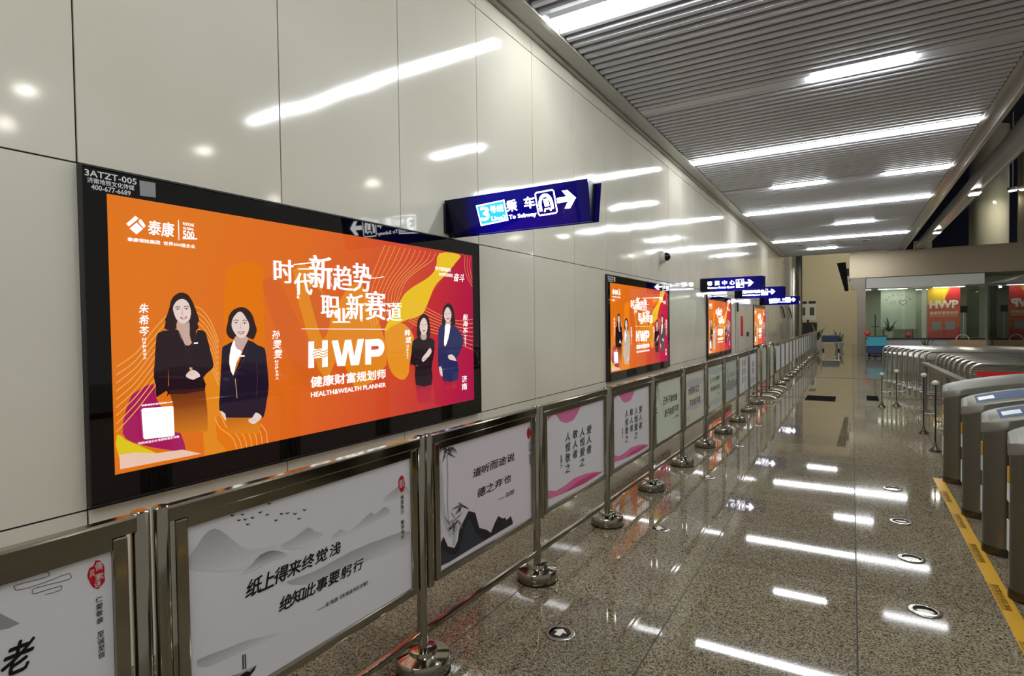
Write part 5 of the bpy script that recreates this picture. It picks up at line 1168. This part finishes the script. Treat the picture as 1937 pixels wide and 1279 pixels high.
# ------------------------------------------------------------------ floor markers, tape, gratings
def marker(x, y, lab, arrow):
    t = thing('floor_marker', lab, 'floor marker', (x, y, 0), 0, 'round floor markers')
    MB().lathe([(0.070, 0.0005), (0.070, 0.004), (0.066, 0.006), (0.052, 0.006), (0.050, 0.004)], 'chrome_rough', n=36).build('rim', t)
    MB().lathe([(0.0500, 0.0008), (0.0500, 0.0048), (0.0, 0.0052)], 'black_gloss', n=36).build('disc', t)
    a = MB()
    pts = [(-0.012, 0.0), (-0.012, 0.012), (-0.030, 0.012), (0, -0.028), (0.030, 0.012), (0.012, 0.012), (0.012, 0.026), (-0.012, 0.026)]
    if arrow: a.prism([(p[0] * 0.9, p[1] * 0.9) for p in [(0, 0.038), (0.038, 0.004), (0.016, 0.004), (0.016, -0.032), (-0.016, -0.032), (-0.016, 0.004), (-0.038, 0.004)]], 0.0053, 0.0058, 'roll_white')
    else: a.prism([(0.036 * math.cos(q * PI / 12), 0.018 * math.sin(q * PI / 12) - 0.008) for q in range(24)], 0.0053, 0.0058, 'roll_white')
    a.build('arrow', t)
    return t
for (x, y, lb) in ((-1.172, 2.353, 'nearest round floor marker beside the barrier bases, with white arrow'), (-1.16, 3.906, 'second round floor marker from the front along the barrier'), (-1.155, 5.438, 'third round floor marker from the front along the barrier'), (-1.145, 6.974, 'fourth round floor marker from the front along the barrier'), (-1.14, 8.47, 'farthest round floor marker along the barrier')): marker(x, y, lb, True)
for (x, y, lb) in ((0.313, 3.426, 'nearest round floor marker beside the yellow tape'), (0.312, 4.152, 'second round floor marker from the front beside the yellow tape'), (0.304, 4.881, 'third round floor marker from the front beside the yellow tape'), (0.30, 5.80, 'farthest round floor marker beside the yellow tape')): marker(x, y, lb, False)
t = thing('floor_tape', 'yellow warning tape on the floor in front of the ticket gates', 'tape', (0.672, 0, 0))
MB().box(-0.036, 0.036, 1.5, 6.38, 0.0004, 0.0014, 'yellow_tape').build('tape_strip', t)
b = MB()
for y in (2.3, 2.95, 3.6, 4.25, 4.9, 5.55):
    b = MB()
    put(b, [['t', 'x', 'tape_ink', 0, '请在黄线外排队等候', 0, 0, 330, 30, 0.02, 0]], lambda u, v, d: (-0.020 + v * 1.1, y + 0.36 - u, 0.0018), ('x',))
    put(b, [['t', 'x', 'tape_ink', 0, 'PLEASE QUEUE BEHIND THE YELLOW LINE', 0, 0, 330, 10, 0.01, 0]], lambda u, v, d: (-0.032 + v, y + 0.36 - u, 0.0018), ('x',))
    b.build('lettering', t)
def grate(x0, x1, y0, y1, lab):
    t = thing('floor_grate', lab, 'grate', (x0, y0, 0), 0, 'drain grates in the floor')
    w, l = x1 - x0, y1 - y0
    MB().box(0, w, 0, l, 0.0006, 0.003, 'rubber').build('tray', t)
    b = MB()
    for k in range(9): b.box(w * k / 9, w * (k + 0.35) / 9, 0, l, 0.0032, 0.008, 'rubber')
    b.build('bars', t)
grate(-0.735, -0.255, 11.62, 12.35, 'slotted dark drain grate in the middle of the aisle')
grate(0.235, 0.42, 12.0, 12.75, 'small dark drain grate right of the aisle joint')

# ------------------------------------------------------------------ ticket gates
def gate(y, label, reader):
    t = thing('ticket_gate', label, 'ticket gate', (0.70, y, 0), 0, 'ticket gates')
    Lg, hw = 1.92, 0.095
    def pod(g, n=10, x0=0.0, x1=Lg, e=1.25):
        w = hw + g
        a = [(x0 - g + w * e - w * e * math.cos(q * PI / 2 / n), -w * math.sin(q * PI / 2 / n)) for q in range(n + 1)]
        c = [(x1 + g - w * e + w * e * math.sin(q * PI / 2 / n), -w * math.cos(q * PI / 2 / n)) for q in range(n + 1)]
        lo = a + c
        return lo + [(x, -yy_) for x, yy_ in reversed(lo[1:-1])]
    def ztop(x): return 0.845 + 0.155 * math.sin(PI * min(max((x + 0.02) / (Lg + 0.04), 0), 1)) ** 0.75
    MB().prism(pod(0.004), 0.0006, 0.05, 'dark_steel').build('plinth', t)
    b = MB()
    o = pod(0); n = len(o)
    vs = [(x, yy_, 0.0505) for x, yy_ in o] + [(x, yy_, ztop(x) - 0.07) for x, yy_ in o]
    b.add(vs, [(i, (i + 1) % n, n + (i + 1) % n, n + i) for i in range(n)], 'brushed_steel', True); b.build('body', t)
    b = MB()
    o = []
    base = pod(0.008)
    lo = [p for p in base if p[1] <= 1e-9]
    # resample the long sides so the top can arch
    xs = sorted(set([p[0] for p in lo] + [0.15 + 0.06 * k for k in range(28)]))
    def half(x, g):
        w = hw + g; e = 1.25
        q = min(x + g, Lg + g - x)
        if q >= w * e: return w
        return w * math.sqrt(max(0.0, 1 - (1 - q / (w * e)) ** 2))
    rows = []
    for x in xs:
        h = half(x, 0.008); z = ztop(x)
        rows.append([(x, -h, z - 0.110), (x, -h, z - 0.062), (x, -h * 0.90, z - 0.050), (x, h * 0.86, z), (x, h, z - 0.012), (x, h, z - 0.068)])
    vs = [p for r in rows for p in r]; fs = []
    for i in range(len(rows) - 1):
        for k in range(6): fs.append((i * 6 + k, i * 6 + (k + 1) % 6, (i + 1) * 6 + (k + 1) % 6, (i + 1) * 6 + k))
    b.add(vs, fs, 'cap_steel', True); cap = b.build('top_cap', t)
    for s in (-1, 1):
        b = MB()
        b.add([(x, s * (hw + o_), z if z < 0.2 else ztop(x) - 0.17) for o_ in (0.0012, 0.006) for x, z in ((0.17, 0.06), (Lg - 0.17, 0.06), (Lg - 0.17, 1), (1.4, 1), (0.96, 1), (0.5, 1), (0.17, 1))],
              [tuple(range(7)), tuple(range(7, 14)), (0, 1, 8, 7), (1, 2, 9, 8), (2, 3, 10, 9), (3, 4, 11, 10), (4, 5, 12, 11), (5, 6, 13, 12), (6, 0, 7, 13)], 'gate_panel')
        b.build('side_panel', t)
    MB().lathe([(0.018, -0.012), (0.018, 0.0), (0.010, 0.004)], 'chrome', (0.30, -hw - 0.008, 0.42), axis='y').build('sensor', t)
    b = MB(); b.box(-0.0035, 0.0, -0.010, 0.030, 0.60, 0.68, 'yellow_tape').box(-0.0035, 0.0, -0.010, 0.030, 0.50, 0.595, 'reader_white'); b.build('sticker', t); MB().box(-0.0035, 0, -0.010, 0.030, 0.24, 0.40, 'reader_white').build('notice', t)
    if reader:
        b = MB()
        xs2 = [0.075 + 0.05 * k for k in range(13)]
        rw = []
        def zt(x, yq): hh = half(x, 0.008); return ztop(x) - 0.05 + 0.05 * (yq + 0.90 * hh) / (1.76 * hh) + 0.0012
        for i, x in enumerate(xs2):
            h = half(x, 0.0) * 0.70
            rw.append([(x, -h, zt(x, -h)), (x, h, zt(x, h))])
        b.add([p for r in rw for p in r], [(2 * i, 2 * i + 1, 2 * i + 3, 2 * i + 2) for i in range(len(rw) - 1)], 'reader_blue')
        rd = b.build('card_reader', cap)
        b = MB(); rw = [[(x, -0.034, zt(x, -0.034) + 0.0015), (x, 0.022, zt(x, 0.022) + 0.0015)] for x in (0.09, 0.12, 0.15, 0.18)]
        b.add([p for r in rw for p in r], [(2 * i, 2 * i + 1, 2 * i + 3, 2 * i + 2) for i in range(3)], 'reader_white'); b.build('reader_window', rd)
    return t
gate(6.29, 'farthest ticket gate of the row, with a plain rounded top', False)
gate(5.285, 'second farthest ticket gate, with blue card reader on top', True)
gate(4.525, 'third farthest ticket gate, beside the yellow tape', True)
gate(3.82, 'nearest ticket gate, cut off at the picture edge', True)

# ------------------------------------------------------------------ rope posts, handrail, stacked barriers behind the gates
def ball_post(x, y, h, label, mat):
    t = thing('ball_top_post', label, 'post', (x, y, 0), 0, 'thin posts with white ball tops')
    MB().lathe([(0.06, 0.0006), (0.06, 0.006), (0.022, 0.05), (0.008, 0.10)], 'dark_steel').build('foot', t)
    MB().lathe([(0.0075, 0.10), (0.0075, h - 0.04)], mat, n=12).build('pole', t)
    MB().lathe([(0.005, h - 0.035), (0.026, h - 0.03), (0.034, h - 0.012), (0.028, h + 0.006), (0.008, h + 0.014)], 'white_plastic', n=18).build('ball_top', t)
    MB().tube([(0.008, 0, 0.26), (0.07, 0, 0.25), (0.12, 0.02, 0.265)], 0.006, 'white_plastic').build('hook', t)
ball_post(0.785, 7.675, 0.765, 'nearest thin black post with ball top, left of the farthest gate', 'black_matt')
ball_post(0.782, 8.82, 0.755, 'second thin black post with ball top, just beyond the nearest', 'black_matt')
ball_post(0.64, 11.4, 0.60, 'short thin post with ball top near the small drain grate', 'dark_steel')
ball_post(0.428, 11.2, 0.56, 'leftmost thin post with ball top beside the aisle joint', 'dark_steel')
t = thing('handrail', 'grey steel handrail slanting from the farthest gate towards the booth', 'handrail', (0, 0, 0))
b = MB(); d = Vector((-0.13, 4.6, 0)).normalized(); q = Vector((d.y, -d.x, 0)) * 0.045
A0, A1 = Vector((1.12, 6.55, 0.745)), Vector((0.99, 11.15, 0.745))
b.add([p + s * q + Vector((0, 0, z)) for z in (-0.02, 0.02) for p in (A0, A1) for s in (-1, 1)], [(0, 1, 3, 2), (4, 6, 7, 5), (0, 4, 5, 1), (2, 3, 7, 6), (0, 2, 6, 4), (1, 5, 7, 3)], 'brushed_steel'); b.build('rail', t)
for k in (0.12, 0.55, 0.97):
    p = A0.lerp(A1, k)
    MB().lathe([(0.06, 0.0006), (0.06, 0.012), (0.026, 0.014), (0.026, 0.724)], 'post_brown', (p.x, p.y, 0), 16).build('post', t)
def crowd_barrier(x, y, Lb, label, tape):
    t = thing('crowd_barrier', label, 'barrier', (x, y, 0), 0, 'crowd barriers stacked behind the gates')
    r = 0.10; h = 0.90
    pts = [(0, 0, 0.18), (0, 0, h - r)] + [(r - r * math.cos(a), 0, h - r + r * math.sin(a)) for a in (0.4, 0.8, 1.2, 1.57)] + [(Lb - r + r * math.sin(a), 0, h - r + r * math.cos(a)) for a in (0, 0.4, 0.8, 1.2, 1.57)] + [(Lb, 0, 0.18)]
    MB().tube(pts, 0.019, 'barrier_white', 8, True).build('loop_frame', t)
    MB().tube([(0.02, 0, h - 0.13), (Lb - 0.02, 0, h - 0.13)], 0.012, 'barrier_white', 8).build('upper_rail', t)
    b = MB(); n = int(Lb / 0.14)
    for k in range(1, n): b.tube([(Lb * k / n, 0, 0.18), (Lb * k / n, 0, h - 0.13)], 0.008, 'chrome_rough', 6)
    b.build('bars', t)
    for xx in (0.12, Lb - 0.12): MB().tube([(xx, -0.02, 0.18), (xx, -0.02, 0.03), (xx, 0.02, 0.03), (xx, 0.02, 0.18)], 0.015, 'barrier_white', 8).build('foot', t)
    if tape: MB().box(0.05, Lb - 0.05, -0.022, -0.017, 0.755, 0.815, 'red_plain').build('red_ribbon', t)
    return t
cb = None
for k in range(8):
    loc = (1.24 - 0.012 * k, 8.75 + 0.34 * k, 0)
    lb = 'stacked crowd barrier with red ribbon, frontmost of the stack' if k == 0 else 'white tubular crowd barrier in the right-hand stack behind the gates'
    if k == 0: crowd_barrier(loc[0], loc[1], 2.4, lb, True)
    elif k == 1: cb = crowd_barrier(loc[0], loc[1], 2.4, lb, False)
    else: copy_thing(cb, loc, 0, lb)
for k in range(9): copy_thing(cb, (1.06 - 0.062 * k, 11.75 + 0.30 * k, 0), 0, 'white tubular crowd barrier in the left-hand stack beyond the handrail')

# ------------------------------------------------------------------ service booth at the far right
BY = 27.2
t = thing('service_booth', 'glass service booth with bronze fascia at the right end of the passage', 'booth', (0, BY, 0))
MB().box(-0.08, 7.0, 0, 2.6, 3.17, 4.2, 'bronze_fascia').build('fascia', t)
MB().box(-0.10, -0.081, -0.01, 2.6, 3.15, 4.22, 'white_plastic').build('fascia_edge', t)
MB().box(0.19, 0.48, 0.05, 0.35, 0.001, 3.17, 'post_brown').build('corner_post', t)
MB().box(-0.05, 0.19, 0.06, 0.3, 2.7, 3.17, 'post_brown').build('bracket', t)
MB().box(0.50, 7.0, 2.4, 2.5, 0.001, 3.17, 'green_wall').build('back_wall', t)
MB().box(0.50, 4.25, 0.08, 2.4, 2.74, 3.15, 'white_plastic').build('soffit', t)
b = MB().box(2.10, 2.66, 0.1, 0.5, 4.201, 4.52, 'white_plastic').build('roof_box', t)
MB().box(2.2, 2.5, 0.09, 0.0995, 4.26, 4.46, 'counter_white').build('box_lid', b)
c = MB().box(0.49, 4.25, 0.10, 0.75, 0.001, 0.66, 'counter_white').build('counter', t)
MB().box(0.47, 4.27, 0.02, 0.85, 0.665, 0.70, 'black_matt').build('worktop', c)
for k, x in enumerate((0.48, 1.8, 3.05)): MB().box(x, x + 1.22 if k < 2 else 4.25, 0.06, 0.072, 0.72, 2.72, 'clear_glass').build('front_glass', t)
MB().box(3.85, 4.22, 0.9, 1.0, 0.72, 2.70, 'olive_panel').build('olive_panel', t)
MB().box(2.37, 2.52, 0.4, 0.5, 0.72, 2.66, 'white_plastic').build('white_post', t)
t2 = thing('glass_partition', 'tall glass partition with dark top rail, right of the booth counter', 'partition', (4.30, BY - 6.2, 0))
MB().box(0, 0.015, 0, 6.1, 0.02, 2.66, 'clear_glass').build('glass_pane', t2)
MB().box(-0.03, 0.04, 0, 6.1, 2.665, 2.72, 'dark_steel').build('top_rail', t2); MB().box(-0.02, 0.03, 0, 6.1, 0.0006, 0.0195, 'dark_steel').build('bottom_rail', t2)
t = thing('tube_light', 'small white light high on the glass wall right of the booth', 'ceiling light', (4.55, 25.2, 2.52))
MB().box(-0.25, 0.25, -0.05, 0.05, 0.03, 0.08, 'white_plastic').build('housing', t); MB().box(-0.24, 0.24, -0.04, 0.04, -0.03, 0.029, 'lamp_soft').build('tube', t); MB().box(-0.01, 0.01, -0.01, 0.01, 0.081, 0.2, 'dark_steel').build('hanger', t)
for x, y in ((1.4, 27.45), (3.2, 27.45), (2.3, 28.9)):  # lamps added to light the booth interior and the poster front
    t = thing('added_booth_lamp', 'slim lamp added under the soffit to brighten the glass booth', 'ceiling light', (x, y, 2.70), 0, 'added lamps inside the booth')
    MB().box(-0.5, 0.5, -0.08, 0.08, -0.02, 0.038, 'white_plastic').build('housing', t); MB().box(-0.48, 0.48, -0.07, 0.07, -0.03, -0.021, 'lamp_soft').build('diffuser', t)
t = thing('rollup_poster', 'orange and yellow roll-up poster with large white letters in the booth', 'poster', (2.56, BY + 0.45, 0.705))
b = MB(); b.box(0, 1.02, 0, 0.02, 0, 1.98, 'roll_orange'); sh = b.build('poster_sheet', t)
to3 = lambda u, v, d: (u, -0.0005 - d, v)
art = [pg('s', [(0, 1300), (520, 1330), (560, 1600), (700, 1980), (0, 1980)], 'roll_yellow', 2), pg('s', [(520, 1330), (700, 1220), (1020, 1240), (1020, 1980), (800, 1980), (640, 1760)], 'roll_red', 3),
       pg('s', [(0, 0), (1020, 0), (1020, 420), (500, 300), (0, 200)], 'roll_red', 2)]
put(MB(), art, to3, ('s',), 0.002).build('colour_fields', sh)
put(MB(), [tx_('w', 'HWP', 60, 1150, 970, 1480, 0.06, 'roll_white', 5), tx_('w', '健康财富规划师', 70, 910, 960, 1050, 0.02, 'roll_white', 5), tx_('w', 'HEALTH&WEALTH PLANNER', 70, 840, 960, 885, 0.02, 'roll_white', 5)], to3, ('w',), 0.002).build('lettering', sh)
put(MB(), [pg('q', [(140, 330), (440, 330), (440, 640), (140, 640)], 'p_printgrey', 5), pg('q', [(560, 330), (860, 330), (860, 640), (560, 640)], 'p_printgrey', 5)], to3, ('q',), 0.002).build('blank_square', sh)
t = thing('display_board', 'pale board with arched lettering and a drawn heart behind booth glass', 'board', (1.02, BY + 0.72, 0.705))
MB().box(0, 1.18, 0, 0.03, 0.35, 2.0, 'paper_sage').build('board_sheet', t)
b = MB(); S_ = '我为群众办实事'
for i, ch in enumerate(S_):
    a = math.radians(155 - 130 * i / 6)
    put(b, [tx_('w', ch, 590 + 440 * math.cos(a) - 55, 1420 + 340 * math.sin(a) - 55, 590 + 440 * math.cos(a) + 55, 1420 + 340 * math.sin(a) + 55, 0.02, 'f_grey2', 1)], to3, ('w',), 0.002)
b.build('lettering', t)
hp = [(16 * math.sin(a) ** 3, 13 * math.cos(a) - 5 * math.cos(2 * a) - 2 * math.cos(3 * a) - math.cos(4 * a)) for a in [2 * PI * q / 40 for q in range(41)]]
put(MB(), [ln('h', 26, [(760 + 8 * x, 1440 + 8 * yq) for x, yq in hp], 1, 'post_brown'), ln('h', 18, [(330, 1380), (330, 1480), (500, 1490), (500, 1400), (440, 1370), (330, 1380)], 1, 'f_grey2'), ln('h', 14, [(350, 1400), (480, 1470)], 1, 'f_grey2')], to3, ('h',), 0.002).build('drawing', t)
for xx in (0.1, 1.08): MB().box(xx - 0.015, xx + 0.015, 0.005, 0.025, 0.0, 0.349, 'dark_steel').build('leg', t)
t = thing('monitor', 'small black monitor beside the roll-up poster in the booth', 'monitor', (3.70, BY + 0.5, 0.705))
MB().box(-0.11, 0.11, 0, 0.04, 0.98, 1.24, 'black_gloss', 0.006).build('screen', t); MB().box(-0.015, 0.015, 0.045, 0.07, 0.02, 1.2, 'white_plastic').build('pole', t); MB().box(-0.1, 0.1, -0.02, 0.14, 0.0, 0.02, 'white_plastic').build('foot', t)
t = thing('hanging_display', 'black tilted screen bracketed to the left end of the bronze fascia', 'screen', (-0.14, BY + 0.1, 2.7))
b = MB(); b.add([(x + dx, yq, z) for yq in (-0.1, 0.75) for x, z, dx in ((-0.40, 1.12, 0), (-0.08, 1.15, 0), (0.02, 0.0, 0), (-0.12, -0.02, 0))], [(0, 1, 2, 3), (4, 5, 6, 7), (0, 1, 5, 4), (1, 2, 6, 5), (2, 3, 7, 6), (3, 0, 4, 7)], 'rubber'); b.build('screen', t)
MB().box(-0.06, 0.0404, 0.2, 0.4, 0.6, 0.9, 'black_matt').build('bracket', t)
t = thing('wicker_basket', 'long wicker tray with a white handle on the booth counter', 'basket', (3.35, BY - 0.6, 0))
b = MB(); b.box(-0.2, 0.85, 0, 0.3, 0.46, 0.66, 'wicker'); b.build('tray', t)
MB().tube([(0.0 + 0.19 - 0.19 * math.cos(a), 0.15, 0.66 + 0.2 * math.sin(a)) for a in [PI * q / 10 for q in range(11)]], 0.018, 'white_plastic').build('handle', t)
MB().box(-0.15, 0.8, 0.02, 0.28, 0.001, 0.459, 'counter_white').build('stand', t)
t = thing('supply_cart', 'cyan and navy box cart with red ball beside the booth post', 'cart', (0.52, BY - 1.2, 0))
MB().box(0, 0.62, 0, 0.45, 0.42, 0.80, 'cyan_plain', 0.02).build('upper_bin', t); MB().box(-0.04, 0.60, 0.02, 0.43, 0.14, 0.415, 'navy_plain', 0.02).build('lower_bin', t)
MB().box(-0.06, 0.66, -0.02, 0.47, 0.805, 0.83, 'dark_steel').build('lid', t)
for xx in (0.06, 0.5): MB().lathe([(0.06, 0.1), (0.06, 0.14)], 'rubber', (xx, 0, 0.07), 16, axis='y').build('wheel', t)
MB().box(0.02, 0.56, 0.08, 0.16, 0.10, 0.139, 'dark_steel').build('axle', t)
def ball(x, y, z, lab):
    t = thing('decorative_ball', lab, 'ball', (x, y, z), 0, 'red balls near the booth')
    MB().lathe([(0.002, -0.11), (0.06, -0.095), (0.095, -0.055), (0.11, 0), (0.095, 0.055), (0.06, 0.095), (0.002, 0.11)], 'ball_red', n=24).build('ball', t); MB().lathe([(0.03, 0.094), (0.02, 0.115)], 'terracotta', n=12).build('stem_cap', t)
ball(0.53, BY - 0.95, 0.941, 'red ball on the lid of the cyan cart')
ball(1.94, BY + 0.55, 0.812, 'red ball on the booth counter behind the glass')
t = thing('pole_stand', 'thin black pole with cross arms standing behind the cyan cart', 'stand', (0.80, BY - 0.3, 0))
MB().lathe([(0.18, 0.0006), (0.18, 0.02), (0.02, 0.04), (0.018, 1.66)], 'black_matt', n=16).build('pole', t)
MB().tube([(-0.14, 0, 1.20), (-0.05, 0, 1.17), (0.05, 0, 1.17), (0.14, 0, 1.20)], 0.016, 'black_matt').build('cross_arm', t)
def plant(x, y, z, s, pot, lab, seed, kind=0):
    t = thing('potted_plant', lab, 'plant', (x, y, z))
    MB().lathe([(0.13 * s, 0.0006), (0.2 * s, 0.30 * s), (0.18 * s, 0.30 * s), (0.16 * s, 0.27 * s)], pot, n=20).build('pot', t)
    r = random.Random(seed); b = MB()
    for k in range(26):
        a = r.uniform(0, 2 * PI); l = r.uniform(0.3, 0.75) * s; w = 0.035 * s; up = r.uniform(0.5, 1.5)
        dx_, dy_ = math.cos(a), math.sin(a)
        P = [Vector((dx_ * l * q * 0.5, dy_ * l * q * 0.5, 0.26 * s + l * up * q * (1 - 0.35 * q))) for q in (0, 0.35, 0.7, 1.0)]
        sd = Vector((-dy_, dx_, 0)) * w
        vs = [P[0] - sd * .4, P[0] + sd * .4, P[1] - sd, P[1] + sd, P[2] - sd * .9, P[2] + sd * .9, P[3]]
        b.add(vs, [(0, 1, 3, 2), (2, 3, 5, 4), (4, 5, 6)], 'leaf_green')
    b.build('foliage', t)
plant(1.3, BY + 0.28, 0.702, 0.9, 'white_plastic', 'green potted plant on the booth counter below the drawn board', 4)
plant(2.35, BY - 1.6, 0.0, 0.9, 'terracotta', 'dark brown potted plant in front of the booth counter', 5)
plant(-1.55, 34.0, 0.0, 1.4, 'white_plastic', 'leafy plant in a pale pot before the far beige wall', 6)
plant(-0.55, 33.0, 0.0, 1.1, 'counter_white', 'smaller leafy plant nearer the booth post by the beige wall', 7)
t = thing('trolley', 'grey wire trolley with bundles before the far beige wall', 'trolley', (-1.2, 30.6, 0))
MB().box(0, 0.7, 0, 0.5, 0.45, 0.75, 'navy_plain', 0.03).build('bundle', t); MB().box(-0.04, 0.74, -0.03, 0.53, 0.40, 0.44, 'chrome_rough').build('deck', t)
for xx in (0.03, 0.67): MB().box(xx - 0.02, xx + 0.02, 0.05, 0.45, 0.10, 0.399, 'chrome_rough').build('leg', t); MB().lathe([(0.05, 0.2), (0.05, 0.26)], 'rubber', (xx, 0, 0.051), 14, axis='y').build('wheel', t)
MB().tube([(-0.03, 0.0, 0.44), (-0.06, 0.0, 1.0), (-0.06, 0.5, 1.0), (-0.03, 0.5, 0.44)], 0.018, 'chrome_rough').build('push_handle', t)
t = thing('information_kiosk', 'dark kiosk with twin black tops against the far left wall', 'kiosk', (-2.6, 36.2, 0))
MB().box(0.0, 0.9, 0, 0.5, 0.001, 1.35, 'black_matt', 0.01).build('cabinet', t); MB().box(0.02, 0.88, -0.02, 0.5, 1.5, 2.4, 'white_plastic', 0.01).build('notice_panel', t)
for xx in (0.05, 0.5): MB().box(xx, xx + 0.34, -0.05, 0.3, 2.42, 2.55, 'black_matt', 0.01).build('hood', t); MB().box(xx + 0.05, xx + 0.28, -0.026, -0.021, 1.75, 2.2, 'olive_panel').build('notice', t)
MB().box(0.4, 0.5, 0.2, 0.3, 1.351, 1.499, 'black_matt').build('neck', t)
